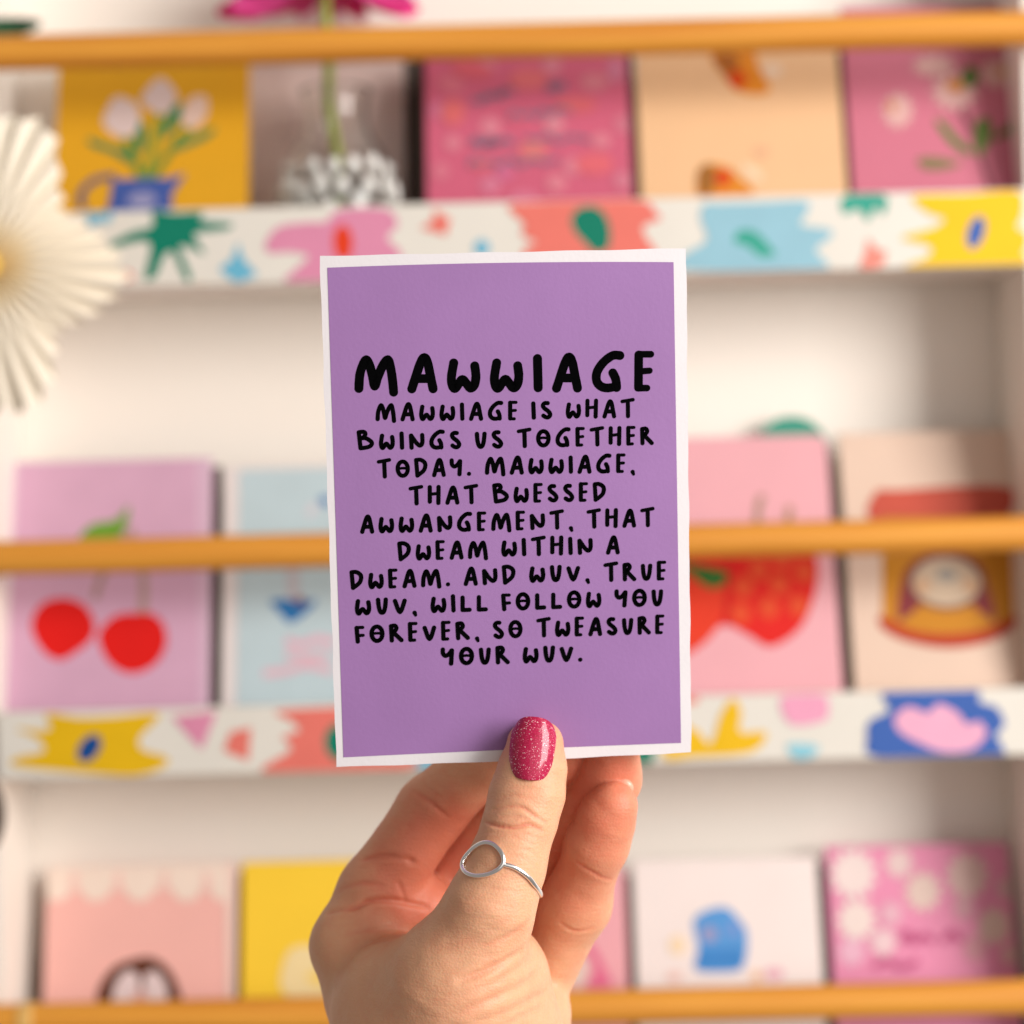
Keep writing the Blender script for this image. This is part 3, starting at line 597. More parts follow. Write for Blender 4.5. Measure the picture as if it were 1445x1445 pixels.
def mesh(name, verts, faces, m=None, parent=None, smooth=False, mats=None, idx=None):
    me = bpy.data.meshes.new(name)
    me.from_pydata([tuple(map(float, v)) for v in verts], [], faces); me.update()
    o = link(name, me, parent, mats if mats else ([m] if m else []))
    if idx is not None: me.polygons.foreach_set('material_index', idx)
    if smooth: me.polygons.foreach_set('use_smooth', [True]*len(me.polygons))
    return o

def tag(o, label, cat, group=None, kind=None):
    if label: o['label'] = label
    if cat: o['category'] = cat
    if group: o['group'] = group
    if kind: o['kind'] = kind
    return o

def empty(name, loc):
    o = bpy.data.objects.new(name, None); COL.objects.link(o); o.location = loc
    o.empty_display_size = 0.02
    return o

def box(name, x0, x1, y0, y1, z0, z1, m, parent=None, bev=0.0, round_top=0.0):
    bm = bmesh.new()
    bmesh.ops.create_cube(bm, size=1)
    for v in bm.verts:
        v.co = Vector((x0 + (v.co.x + .5)*(x1 - x0), y0 + (v.co.y + .5)*(y1 - y0), z0 + (v.co.z + .5)*(z1 - z0)))
    if round_top:
        ed = [e for e in bm.edges if abs(e.verts[0].co.x - e.verts[1].co.x) < 1e-9 and abs(e.verts[0].co.z - e.verts[1].co.z) < 1e-9 and e.verts[0].co.z > (z0 + z1)/2]
        bmesh.ops.bevel(bm, geom=ed, offset=round_top, segments=8, affect='EDGES', profile=0.5)
    elif bev:
        bmesh.ops.bevel(bm, geom=bm.edges[:], offset=bev, segments=2, affect='EDGES', profile=0.5)
    me = bpy.data.meshes.new(name); bm.to_mesh(me); bm.free()
    return link(name, me, parent, [m] if m else [])

def tube(name, pts, rad, m, parent=None, n=12, closed=False):
    """round bar along a path; rad a number or one number per point"""
    P = [Vector(p) for p in pts]; N = len(P)
    R = [rad]*N if isinstance(rad, (int, float)) else list(rad)
    vs, fs = [], []
    up = None
    for i in range(N):
        if closed: t = (P[(i + 1) % N] - P[i - 1]).normalized()
        else: t = (P[min(i + 1, N - 1)] - P[max(i - 1, 0)]).normalized()
        if up is None:
            up = t.cross(Vector((0.3, 1, 0.2))).normalized()
        up = (up - t*up.dot(t)).normalized()
        bn = t.cross(up)
        for k in range(n):
            a = 2*math.pi*k/n
            vs.append(P[i] + (up*math.cos(a) + bn*math.sin(a))*R[i])
    for i in range(N if closed else N - 1):
        j = (i + 1) % N
        for k in range(n):
            fs.append((i*n + k, i*n + (k + 1) % n, j*n + (k + 1) % n, j*n + k))
    if not closed:
        fs.append(tuple(range(n))[::-1]); fs.append(tuple((N - 1)*n + k for k in range(n)))
    return mesh(name, vs, fs, m, parent, smooth=True)

def loop(pts, n=8, closed=True):
    """Catmull-Rom through the points"""
    P = [np.array(p, float) for p in pts]; N = len(P); out = []
    for i in range(N if closed else N - 1):
        if closed: p0, p1, p2, p3 = P[i - 1], P[i], P[(i + 1) % N], P[(i + 2) % N]
        else: p0, p1, p2, p3 = P[max(i - 1, 0)], P[i], P[i + 1], P[min(i + 2, N - 1)]
        for k in range(n):
            t = k/n
            out.append(0.5*((2*p1) + (-p0 + p2)*t + (2*p0 - 5*p1 + 4*p2 - p3)*t*t + (-p0 + 3*p1 - 3*p2 + p3)*t**3))
    if not closed: out.append(P[-1])
    return out

def ellipse(cx, cy, rx, ry, rot=0, n=28):
    c, s = math.cos(math.radians(rot)), math.sin(math.radians(rot))
    return [(cx + rx*math.cos(a)*c - ry*math.sin(a)*s, cy + rx*math.cos(a)*s + ry*math.sin(a)*c) for a in (2*math.pi*k/n for k in range(n))]

def print_sheet(name, shapes, parent, y0, clip=None, step=0.000018, paper=0.55):
    """printed picture: each shape (kind, points in mm, sRGB) lies a hair above the one below"""
    vs, fs, idx, ms = [], [], [], []
    y = y0
    for kind, pts, rgb in shapes:
        if kind == 's': q = loop(pts, 6)
        elif kind == 'p': q = pts
        elif kind == 'e': q = ellipse(*pts)
        elif kind == 'l':  # drawn line: points, half width
            c, w = pts; q0 = loop(c, 6, closed=False); L, R = [], []
            for i, p in enumerate(q0):
                d = q0[min(i + 1, len(q0) - 1)] - q0[max(i - 1, 0)]; d = d/max(np.linalg.norm(d), 1e-9)
                n_ = np.array((-d[1], d[0]))*w
                L.append(p + n_); R.append(p - n_)
            q = L + R[::-1]
        if clip:
            q = clip_poly([tuple(p) for p in q], clip)
            if len(q) < 3: continue
        mm = mat('ink_%02x%02x%02x' % tuple(rgb), lin(rgb), paper, bump=0.03, var=0.03, vscale=60, spec=0.2)
        if mm not in ms: ms.append(mm)
        b = len(vs)
        vs += [(p[0]/1000, y, p[1]/1000) for p in q]
        fs.append(tuple(range(b, b + len(q)))); idx.append(ms.index(mm))
        y -= step
    return mesh(name, vs, fs, parent=parent, mats=ms, idx=idx)

def clip_poly(q, r):
    x0, x1, z0, z1 = r
    for ax, v, sgn in ((0, x0, 1), (0, x1, -1), (1, z0, 1), (1, z1, -1)):
        out = []
        for i in range(len(q)):
            a, b = q[i - 1], q[i]
            ia, ib = (a[ax] - v)*sgn >= 0, (b[ax] - v)*sgn >= 0
            if ia != ib:
                t = (v - a[ax])/(b[ax] - a[ax]); out.append((a[0] + (b[0] - a[0])*t, a[1] + (b[1] - a[1])*t))
            if ib: out.append(b)
        q = out
        if not q: break
    return q

# ---------------------------------------------------------------- wall behind the rack
WHITE = mat('white_paint', (0.90, 0.835, 0.76), 0.5, bump=0.08, bscale=250, var=0.02, vscale=6)
wall = box('wall', -2.0, 2.0, D['wall_y'], D['wall_y'] + 0.1, -1.5, 1.5, mat('wall_paint', (0.80, 0.78, 0.75), 0.8, bump=0.1, bscale=120))
tag(wall, None, None, kind='structure')

# ---------------------------------------------------------------- display rack
WOOD = wood('varnished_pine', (0.62, 0.22, 0.018), (0.80, 0.36, 0.04))
R_ = D['rack']
rack = empty('display_rack', (0, R_['back'], R_['z0']))
tag(rack, 'white painted wall rack with orange wooden rails and printed floral lips holding greeting cards', 'display rack')
def rbox(name, x0, x1, y0, y1, z0, z1, m, bev=0.0008, parent=rack):
    lx, ly, lz = rack.location
    return box(name, x0 - lx, x1 - lx, y0 - ly, y1 - ly, z0 - lz, z1 - lz, m, parent, bev)
rbox('back_panel', R_['xl'] - 0.012, R_['xr'] + 0.012, R_['back'], R_['back'] + 0.009, R_['z0'], R_['z1'], WHITE)
for a, b, f in ((R_['xl'] - 0.0125, R_['xl'], 0.0045), (R_['xr'], R_['xr'] + 0.0125, 0.0045)):
    rbox('side_panel', a, b, R_['front'] + f, R_['back'] - 0.0005, R_['z0'], R_['z1'], WHITE)
for z in R_['rail_z']:
    lx, ly, lz = rack.location
    n = 40
    pts = [(R_['xl'] - 0.04 + (R_['xr'] - R_['xl'] + 0.08)*i/n - lx, R_['rail_y'] - ly, z - lz) for i in range(n + 1)]
    tube('rail', pts, R_['rail_r'], WOOD, rack, n=24)
lx, ly, lz = rack.location
tube('rail_clip', [(D['clip_x'] + 0.0012*(i - 3) - lx, R_['rail_y'] - ly, R_['rail_z'][2] - lz) for i in range(7)], R_['rail_r'] + 0.0006, mat('pale_clip', lin((226, 180, 104)), 0.4), rack, n=24)
CREAM = mat('cream_lip', (0.74, 0.70, 0.63), 0.5, bump=0.06, bscale=200, var=0.02)
for (zb, zt), shapes in zip(R_['lips'], D['lip_art']):
    rbox('shelf_board', R_['xl'] + 0.0005, R_['xr'] - 0.0005, R_['front'] + 0.0062, R_['back'] - 0.0006, zb + 0.0006, zb + 0.007, WHITE)
    lp = rbox('lip', R_['xl'] + 0.0005, R_['xr'] - 0.0005, R_['front'], R_['front'] + 0.006, zb, zt, CREAM)
    if shapes:
        s = print_sheet('floral_print', shapes, lp, R_['front'] - rack.location.y - 0.0003,
                        clip=((R_['xl'] + 0.001)*1000, (R_['xr'] - 0.001)*1000, (zb - rack.location.z + 0.0006)*1000, (zt - rack.location.z - 0.0006)*1000))

# ---------------------------------------------------------------- cards on the rack
CARD_EDGE = mat('card_board', (0.78, 0.74, 0.68), 0.6, bump=0.05)
DARK_SHEET = mat('dark_sheet', (0.055, 0.038, 0.028), 0.8, bump=0.05)  # near-black colour of the sheets behind the cards
for cd in D['cards']:
    w, h = cd['w'], cd['h']
    base = mat('card_' + cd['key'], lin(cd['rgb']), 0.5, bump=0.03, var=0.02)
    o = box('greeting_card', -w/2, w/2, 0, 0.0022, 0, h, base, None, bev=0.0004, round_top=cd.get('round', 0))
    o.location = cd['loc']; o.rotation_euler = (-cd['lean'], 0, 0)
    tag(o, cd['label'], 'greeting card', 'greeting cards standing on the rack')
    if cd['art']:
        print_sheet('printed_picture', cd['art'], o, -0.0003, clip=(-w*500 + .3, w*500 - .3, .3, h*1000 - .3))
    if cd.get('env'):  # dark sheet added behind the card, darkens the gap at its edge
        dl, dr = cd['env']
        e = box('backing', -w/2 - dl/1000, w/2 + dr/1000, 0.0034, 0.0050, 0, h - 0.004, DARK_SHEET, None, bev=0.0003)
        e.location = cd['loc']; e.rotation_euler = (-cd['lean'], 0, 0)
        tag(e, cd['sheet_label'], 'backing', 'dark sheets behind the cards')

# ---------------------------------------------------------------- vase with one pink flower
def lathe(name, prof, m, parent=None, n=48, wob=None):
    vs, fs = [], []
    for i, (r, z) in enumerate(prof):
        for k in range(n):
            a = 2*math.pi*k/n
            rr = r + (wob(i, k, n) if wob else 0)
            vs.append((rr*math.cos(a), rr*math.sin(a), z))
    for i in range(len(prof) - 1):
        for k in range(n):
            fs.append((i*n + k, i*n + (k + 1) % n, (i + 1)*n + (k + 1) % n, (i + 1)*n + k))
    return mesh(name, vs, fs, m, parent, smooth=True)

glass = bpy.data.materials.new('clear_glass'); glass.use_nodes = True
gb = glass.node_tree.nodes['Principled BSDF']
gb.inputs['Transmission Weight'].default_value = 1.0
gb.inputs['Base Color'].default_value = (0.97, 0.97, 0.95, 1)
gb.inputs['Roughness'].default_value = 0.03
gb.inputs['IOR'].default_value = 1.38
V = D['vase']
prof_o = [(0.001, 0.0), (0.022, 0.0005), (0.028, 0.006), (0.0318, 0.016), (0.0330, 0.028), (0.0318, 0.042), (0.0285, 0.054), (0.0235, 0.064), (0.0190, 0.071), (0.0165, 0.080), (0.0165, 0.090), (0.0185, 0.096)]
prof_i = [(r - 0.0022 if r > 0.01 else r, z + (0.003 if i < 2 else 0)) for i, (r, z) in enumerate(prof_o)][::-1]
prof = [np.array(p) for p in loop(prof_o, 4, closed=False)] + [np.array(p) for p in loop(prof_i, 4, closed=False)]
vase = lathe('glass_vase', prof, glass, n=72)
vase.location = V['loc']
tag(vase, 'round clear glass vase with white glint bumps holding one green stem on the upper shelf', 'vase')

GLINT_WHITE = mat('glint_white', (0.93, 0.92, 0.88), 0.15, spec=0.6, coat=0.4)  # white colour stands in for bright reflections in the textured glass
GLINT_WHITE.node_tree.nodes['Principled BSDF'].inputs['Transmission Weight'].default_value = 0.12
bm = bmesh.new()
for row in range(5):
    n_ = 16
    for k in range(n_):
        if random.random() < 0.08: continue
        zz = 0.007 + row*0.0112 + random.uniform(-.002, .002)
        rr = float(np.interp(zz, [p[1] for p in prof_o], [p[0] for p in prof_o]))
        a_ = 2*math.pi*(k + 0.5*(row % 2))/n_ + random.uniform(-.07, .07)
        sz = random.uniform(0.0036, 0.0056)*(1 if row < 4 else 0.8)
        r0 = bmesh.ops.create_icosphere(bm, subdivisions=2, radius=sz)
        for v in r0['verts']:
            q_ = v.co.x*0.45, v.co.y
            v.co = Vector(((rr - 0.0016 + q_[0])*math.cos(a_) - q_[1]*math.sin(a_), (rr - 0.0016 + q_[0])*math.sin(a_) + q_[1]*math.cos(a_), zz + v.co.z*1.55))
me = bpy.data.meshes.new('glint_bumps'); bm.to_mesh(me); bm.free()
me.polygons.foreach_set('use_smooth', [True]*len(me.polygons))
link('glint_bumps', me, vase, [GLINT_WHITE])
GREEN = mat('stem_green', lin((150, 168, 60)), 0.5, var=0.15, vscale=60)
DGREEN = mat('leaf_green', lin((20, 75, 45)), 0.45, var=0.2, vscale=80)
fl = empty('pink_flower', V['flower'])
tag(fl, 'bright pink flower with drooping petals above the top rail', 'flower')
FP = Vector(V['flower'])
tube('stem', [Vector(p) - FP for p in loop(V['stem'], 6, closed=False)], 0.0027, GREEN, fl, n=10)
def petal_mesh(items, name, mats, parent):
    vs, fs, idx = [], [], []
    for base, tip, w, cup, mi in items:
        base, tip = Vector(base), Vector(tip); d = tip - base
        side = d.cross(Vector((0.12, -1, 0.1))).normalized(); nrm = side.cross(d).normalized()
        b = len(vs); M_, K_ = 9, 5
        for i in range(M_):
            t = i/(M_ - 1)
            ww = w*(math.sin(math.pi*(0.12 + 0.82*t))**0.7)
            for k in range(K_):
                s = -1 + 2*k/(K_ - 1)
                vs.append(base + d*t + side*s*ww + nrm*(cup*(s*s)*0.35*w*3 - cup*0.012*math.sin(t*math.pi)))
        for i in range(M_ - 1):
            for k in range(K_ - 1):
                fs.append((b + i*K_ + k, b + i*K_ + k + 1, b + (i + 1)*K_ + k + 1, b + (i + 1)*K_ + k)); idx.append(mi)
    o = mesh(name, vs, fs, parent=parent, mats=mats, idx=idx, smooth=True)
    sm = o.modifiers.new('thickness', 'SOLIDIFY'); sm.thickness = 0.0006
    return o
PK = [mat('petal_pink', lin((244, 88, 168)), 0.5, var=0.15, vscale=60), mat('petal_magenta', lin((228, 34, 122)), 0.5, var=0.15, vscale=60)]
its = []
for ring, (n, R, drop) in enumerate(((17, 0.052, -0.016), (14, 0.043, -0.004), (10, 0.030, 0.006))):
    for k in range(n):
        a = 2*math.pi*(k + 0.5*ring)/n + random.uniform(-.08, .08)
        r = R*random.uniform(0.9, 1.08)
        its.append(((0.006*math.cos(a), 0.006*math.sin(a)*0.8, 0.004*ring), (r*math.cos(a), r*math.sin(a)*0.8, drop + random.uniform(-.007, .004)), 0.0062, 0.4, (k + ring) % 3 == 0))
petal_mesh(its, 'petals', PK, fl)
bm = bmesh.new(); bmesh.ops.create_icosphere(bm, subdivisions=3, radius=0.009)
for v in bm.verts: v.co.z = v.co.z*0.55 + 0.012
me = bpy.data.meshes.new('flower_centre'); bm.to_mesh(me); bm.free()
link('flower_centre', me, fl, [mat('flower_yellow', lin((225, 160, 50)), 0.7, bump=0.5, bscale=900)])

# dark green leaf at the top left
lf = petal_mesh([((0, 0, 0), D['leaf']['tip'], 0.0052, 0.2, 0)], 'plant_leaf', [DGREEN], None)
lf.location = D['leaf']['loc']
tag(lf, 'dark green pointed leaf above the left end of the top rail', 'leaf')

# ---------------------------------------------------------------- pleated paper flower at the left
F = D['rosette']
ro = empty('paper_flower', F['loc'])
tag(ro, 'cream pleated paper flower with a yellow centre hanging in front of the rack', 'paper flower')
PAPER = bpy.data.materials.new('cream_paper'); PAPER.use_nodes = True
nt = PAPER.node_tree; pb = nt.nodes['Principled BSDF']
pb.inputs['Base Color'].default_value = (0.86, 0.785, 0.66, 1); pb.inputs['Roughness'].default_value = 0.75
geo = nt.nodes.new('ShaderNodeTexCoord'); ln = nt.nodes.new('ShaderNodeVectorMath'); ln.operation = 'LENGTH'
rp = nt.nodes.new('ShaderNodeValToRGB')
rp.color_ramp.elements[0].position = 0.008; rp.color_ramp.elements[0].color = (0.85, 0.60, 0.16, 1)
rp.color_ramp.elements[1].position = 0.030; rp.color_ramp.elements[1].color = (0.86, 0.785, 0.66, 1)
nt.links.new(geo.outputs['Object'], ln.inputs[0]); nt.links.new(ln.outputs['Value'], rp.inputs['Fac']); nt.links.new(rp.outputs['Color'], pb.inputs['Base Color'])
pol = sorted(F['polar'])
def rad_at(a):
    a = (a + 180) % 360 - 180
    if abs(a) > 90: a = math.copysign(180, a) - a
    return float(np.interp(a, [p[0] for p in pol], [p[1] for p in pol]))
vs, fs = [], []
NP, NR = 38, 12
for i in range(NP*2):
    a = 360*i/(NP*2); R = rad_at(a)*(1.0 if i % 2 else 0.945)
    for j in range(NR + 1):
        t = j/NR; r = 0.004 + (R - 0.004)*t
        zz = (1 if i % 2 else -1)*(0.0010 + 0.0036*t) - 0.016*(1 - (t - 0.25)**2*1.1)
        vs.append((r*math.cos(math.radians(a)), zz, r*math.sin(math.radians(a))))
for i in range(NP*2):
    i2 = (i + 1) % (NP*2)
    for j in range(NR):
        fs.append((i*(NR + 1) + j, i*(NR + 1) + j + 1, i2*(NR + 1) + j + 1, i2*(NR + 1) + j))
pf = mesh('pleated_petals', vs, fs, PAPER, ro)
pf.modifiers.new('thickness', 'SOLIDIFY').thickness = 0.0003
bm = bmesh.new(); bmesh.ops.create_uvsphere(bm, u_segments=24, v_segments=12, radius=0.0085)
for v in bm.verts: v.co.y = v.co.y*0.4 - 0.020
me = bpy.data.meshes.new('flower_centre'); bm.to_mesh(me); bm.free()
link('flower_centre', me, ro, [mat('centre_yellow', lin((240, 195, 80)), 0.7, bump=0.4)])
tube('hanging_thread', [(0, -0.002, 0), (0.0, 0.0, 0.15), (0, 0.0, 0.33)], 0.0004, CARD_EDGE, ro, n=6)

# dark rounded bead at the left edge
B = D['bead']
bd = lathe('dark_ornament', [(max(0.0003, B['r']*math.sin(math.pi*i/16)), -B['h']*math.cos(math.pi*i/16)) for i in range(17)], mat('dark_brown', (0.035, 0.022, 0.016), 0.4), n=32)
bd.location = B['loc']
tag(bd, 'dark brown rounded ornament cut off by the left edge', 'ornament')

# ---------------------------------------------------------------- the purple card
K = D['main_card']
KM = Matrix(K['matrix'])
w, h, th = K['w'], K['h'], 0.0005
STOCK = mat('white_card_stock', (0.735, 0.70, 0.725), 0.6, bump=0.12, bscale=900, var=0.015, vscale=80)
def sheet(name, parent, y0, y1, hinge=0.0):
    """one leaf of the folded card, slightly uneven cut edge"""
    bm = bmesh.new(); nx, nz = 24, 34
    rows = []
    for yy in (y0, y1):
        g = []
        for j in range(nz + 1):
            r = []
            for i in range(nx + 1):
                x = -w/2 + w*i/nx; z = -h/2 + h*j/nz
                if i == 0 or i == nx: x += 0.00018*math.sin(j*1.3 + i)*math.cos(j*0.37)
                if j == 0 or j == nz: z += 0.00010*math.sin(i*1.1 + j)
                yb = K['bend']*(1 - (2*x/w)**2)
                r.append(bm.verts.new((x, yy + yb + (x + w/2)*hinge, z)))
            g.append(r)
        rows.append(g)
    f, b = rows
    for j in range(nz):
        for i in range(nx):
            bm.faces.new((f[j][i], f[j][i + 1], f[j + 1][i + 1], f[j + 1][i]))
            bm.faces.new((b[j][i], b[j + 1][i], b[j + 1][i + 1], b[j][i + 1]))
    for j in range(nz):
        bm.faces.new((f[j][0], f[j + 1][0], b[j + 1][0], b[j][0])); bm.faces.new((f[j][nx], b[j][nx], b[j + 1][nx], f[j + 1][nx]))
    for i in range(nx):
        bm.faces.new((f[0][i], b[0][i], b[0][i + 1], f[0][i + 1])); bm.faces.new((f[nz][i], f[nz][i + 1], b[nz][i + 1], b[nz][i]))
    me = bpy.data.meshes.new(name); bm.to_mesh(me); bm.free()
    return link(name, me, parent, [STOCK])
def on_card(u, v, lift):
    return (u/1000, K['bend']*(1 - (2*u/1000/w)**2) - lift, v/1000)
card = empty('greeting_card', KM.translation); card.matrix_world = KM
tag(card, 'purple verse card with white border held up in the hand', 'greeting card')
front = sheet('front_leaf', card, 0, th)
sheet('back_leaf', card, th + 0.00005, 2*th, hinge=0.006)
PURPLE = mat('purple_print', lin(K['purple']), 0.5, bump=0.12, bscale=900, var=0.035, vscale=38, spec=0.35)
# printed field, a fine grid so that it follows the card's bend
P4 = K['panel']
def bil(s, t):
    a = np.array(P4['bl'])*(1 - s) + np.array(P4['br'])*s
    b = np.array(P4['tl'])*(1 - s) + np.array(P4['tr'])*s
    q = a*(1 - t) + b*t
    q[1] += P4['top_bow']*4*s*(1 - s)*t + P4['bot_bow']*4*s*(1 - s)*(1 - t)
    return q
NG = 24
vs = [on_card(*bil(i/NG, j/NG), 0.00008) for j in range(NG + 1) for i in range(NG + 1)]
fs = [(j*(NG + 1) + i, j*(NG + 1) + i + 1, (j + 1)*(NG + 1) + i + 1, (j + 1)*(NG + 1) + i) for j in range(NG) for i in range(NG)]
mesh('purple_print', vs, fs, PURPLE, front)

# ---- hand lettering: every glyph is a few round-ended marker strokes, unit = height of the I
G = {
 'M': (1.11, [[(0.115,0.115),(0.14,0.457),(0.21,0.70),(0.31,0.87),(0.40,0.71),(0.47,0.43),(0.523,0.177),(0.60,0.40),(0.73,0.70),(0.866,0.87),(0.94,0.63),(0.985,0.31),(1.01,0.015)]]),
 'A': (0.75, [[(0.10,0.10),(0.22,0.47),(0.33,0.79),(0.425,0.925),(0.51,0.79),(0.58,0.45),(0.65,0.10)], [(0.2,0.37),(0.58,0.37)]]),
 'W': (0.845, [[(0.165,0.777),(0.105,0.40),(0.13,0.18),(0.20,0.107),(0.30,0.24),(0.39,0.345),(0.49,0.24),(0.60,0.115),(0.70,0.2),(0.74,0.43),(0.71,0.70)]]),
 'I': (0.24, [[(0.11,0.885),(0.13,0.115)]]),
 'G': (0.857, [[(0.74,0.955),(0.55,0.955),(0.31,0.78),(0.145,0.53),(0.13,0.30),(0.23,0.155),(0.40,0.10),(0.62,0.13)], [(0.66,0.11),(0.635,0.33),(0.555,0.50)]]),
 'E': (0.52, [[(0.11,0.11),(0.11,0.97)], [(0.09,0.985,0.09),(0.43,0.985,0.09)], [(0.11,0.53,0.085),(0.40,0.55,0.085)], [(0.09,0.09,0.09),(0.335,0.09,0.09)]]),
 'S': (0.625, [[(0.38,0.885),(0.22,0.885),(0.12,0.77),(0.19,0.62),(0.40,0.45),(0.51,0.27),(0.42,0.125),(0.27,0.125),(0.14,0.21)]]),
 'H': (0.715, [[(0.11,0.97),(0.10,0.18)], [(0.60,0.97),(0.575,0.10)], [(0.1,0.58,0.09),(0.58,0.62,0.09)]]),
 'T': (0.80, [[(0.10,0.905,0.105),(0.71,0.995,0.105)], [(0.417,0.93),(0.43,0.10)]]),
 'B': (0.94, [[(0.11,0.97),(0.20,0.11)], [(0.11,0.97),(0.38,0.99),(0.47,0.87),(0.37,0.71),(0.18,0.63)], [(0.18,0.64),(0.50,0.64),(0.81,0.41),(0.68,0.19),(0.21,0.10)]]),
 'N': (0.83, [[(0.14,0.11),(0.11,0.77)], [(0.12,0.77),(0.36,0.42),(0.56,0.23),(0.68,0.27),(0.73,0.45),(0.72,0.79)]]),
 'U': (0.625, [[(0.11,0.82),(0.14,0.45),(0.21,0.19),(0.31,0.115),(0.41,0.19),(0.48,0.45),(0.52,0.82)]]),
 'O': (0.80, [[(0.40+0.29*math.cos(2*math.pi*k/20), 0.50+0.385*math.sin(2*math.pi*k/20)) for k in range(21)], [(0.13,0.50,0.075),(0.40,0.53,0.075),(0.67,0.50,0.075)]]),
 'R': (0.745, [[(0.12,0.11),(0.10,0.89)], [(0.10,0.885),(0.30,0.905),(0.385,0.78),(0.32,0.64),(0.17,0.52)], [(0.2,0.56),(0.64,0.11)]]),
 'D': (0.756, [[(0.11,0.95),(0.165,0.10)], [(0.11,0.95),(0.36,0.955),(0.58,0.82),(0.63,0.62),(0.52,0.36),(0.165,0.10)]]),
 'Y': (0.70, [[(0.11,0.88),(0.12,0.66),(0.25,0.54),(0.42,0.62),(0.58,0.82)], [(0.595,0.82),(0.54,0.11)]]),
 'L': (0.625, [[(0.13,0.80),(0.12,0.14)], [(0.12,0.125),(0.50,0.13)]]),
 'V': (0.73, [[(0.11,0.73),(0.36,0.12),(0.62,0.73)]]),
 'F': (0.535, [[(0.115,0.85),(0.155,0.11)], [(0.115,0.87,0.09),(0.44,0.865,0.09)], [(0.14,0.43,0.09),(0.45,0.44,0.09)]]),
 ',': (0.28, [[(0.13,0.06),(0.18,-0.07,0.085)]]),
 '.': (0.24, [[(0.12,0.12),(0.121,0.12)]]),
}
SW, GAP = 0.117, 0.27
def letter_mesh(name, words, m, parent):
    vs, fs = [], []
    lift = 0.00014
    for txt, ax, ay, bx, by, hh in words:          # word box: left end and right end of its base line, letter height, in mm
        adv = sum(G[c][0] for c in txt) + GAP*(len(txt) - 1)
        L = math.hypot(bx - ax, by - ay)
        ex = np.array((bx - ax, by - ay))/L; ey = np.array((-ex[1], ex[0]))
        sx = L/adv; pen = 0.0
        for c in txt:
            for st in G[c][1]:
                pts = [p[:2] for p in st]; rr = [p[2] if len(p) > 2 else SW for p in st]
                if len(pts) > 2:
                    q = loop(pts, 6, closed=False); rr = list(np.interp(np.linspace(0, len(pts) - 1, len(q)), range(len(pts)), rr))
                else: q = [np.array(p) for p in pts]
                Q = [np.array((ax, ay)) + ex*(p[0] + pen)*sx + ey*p[1]*hh for p in q]
                RR = [r*(sx + hh)/2*random.uniform(0.985, 1.02) for r in rr]
                outl = []
                n = len(Q)
                ds = []
                for i in range(n):
                    d = Q[min(i + 1, n - 1)] - Q[max(i - 1, 0)]; ds.append(d/max(np.linalg.norm(d), 1e-9))
                left = [Q[i] + np.array((-ds[i][1], ds[i][0]))*RR[i] for i in range(n)]
                right = [Q[i] - np.array((-ds[i][1], ds[i][0]))*RR[i] for i in range(n)]
                b = len(vs)
                for p in left + right: vs.append(on_card(p[0], p[1], lift))
                for i in range(n - 1): fs.append((b + i, b + n + i, b + n + i + 1, b + i + 1))
                lift += 2e-8
                for (cpt, d, r, s) in ((Q[0], -ds[0], RR[0], 0), (Q[-1], ds[-1], RR[-1], 1)):
                    a0 = math.atan2(d[1], d[0]); b = len(vs)
                    for k in range(11):
                        a = a0 - math.pi/2 + math.pi*k/10
                        vs.append(on_card(cpt[0] + r*math.cos(a), cpt[1] + r*math.sin(a), lift))
                    fs.append(tuple(range(b, b + 11)))
                # round the joins inside bent strokes
                for i in range(1, n - 1):
                    if n > 3 and i % 2 == 0:
                        lift += 1e-8
                        b = len(vs)
                        for k in range(12):
                            a = 2*math.pi*k/12
                            vs.append(on_card(Q[i][0] + RR[i]*math.cos(a), Q[i][1] + RR[i]*math.sin(a), lift))
                        fs.append(tuple(range(b, b + 12)))
                lift += 2e-8
            pen += G[c][0] + GAP
    return mesh(name, vs, fs, m, parent)
INK = mat('black_ink', (0.0022, 0.0022, 0.0025), 0.9, spec=0.0)
letter_mesh('title_lettering', K['title'], INK, front)
letter_mesh('verse_lettering', K['verse'], INK, front)

# ---------------------------------------------------------------- the hand
# ---- hand: a signed distance field of tapered limbs, blended where skin flows together
def seg_d(P, a, ra, b, rb):
    a = np.asarray(a, np.float32); b = np.asarray(b, np.float32)
    ab = b - a
    t = np.clip(((P - a) @ ab) / float(ab @ ab), 0, 1)
    return np.linalg.norm(P - a - t[..., None]*ab, axis=-1) - (ra + t*(rb - ra))

def smin(a, b, k):
    h = np.maximum(k - np.abs(a - b), 0)/k
    return np.minimum(a, b) - h*h*k*0.25

def chain_d(P, nodes, k):
    d = None
    for (a, ra), (b, rb) in zip(nodes[:-1], nodes[1:]):
        s = seg_d(P, a, ra, b, rb)
        d = s if d is None else smin(d, s, k)
    return d

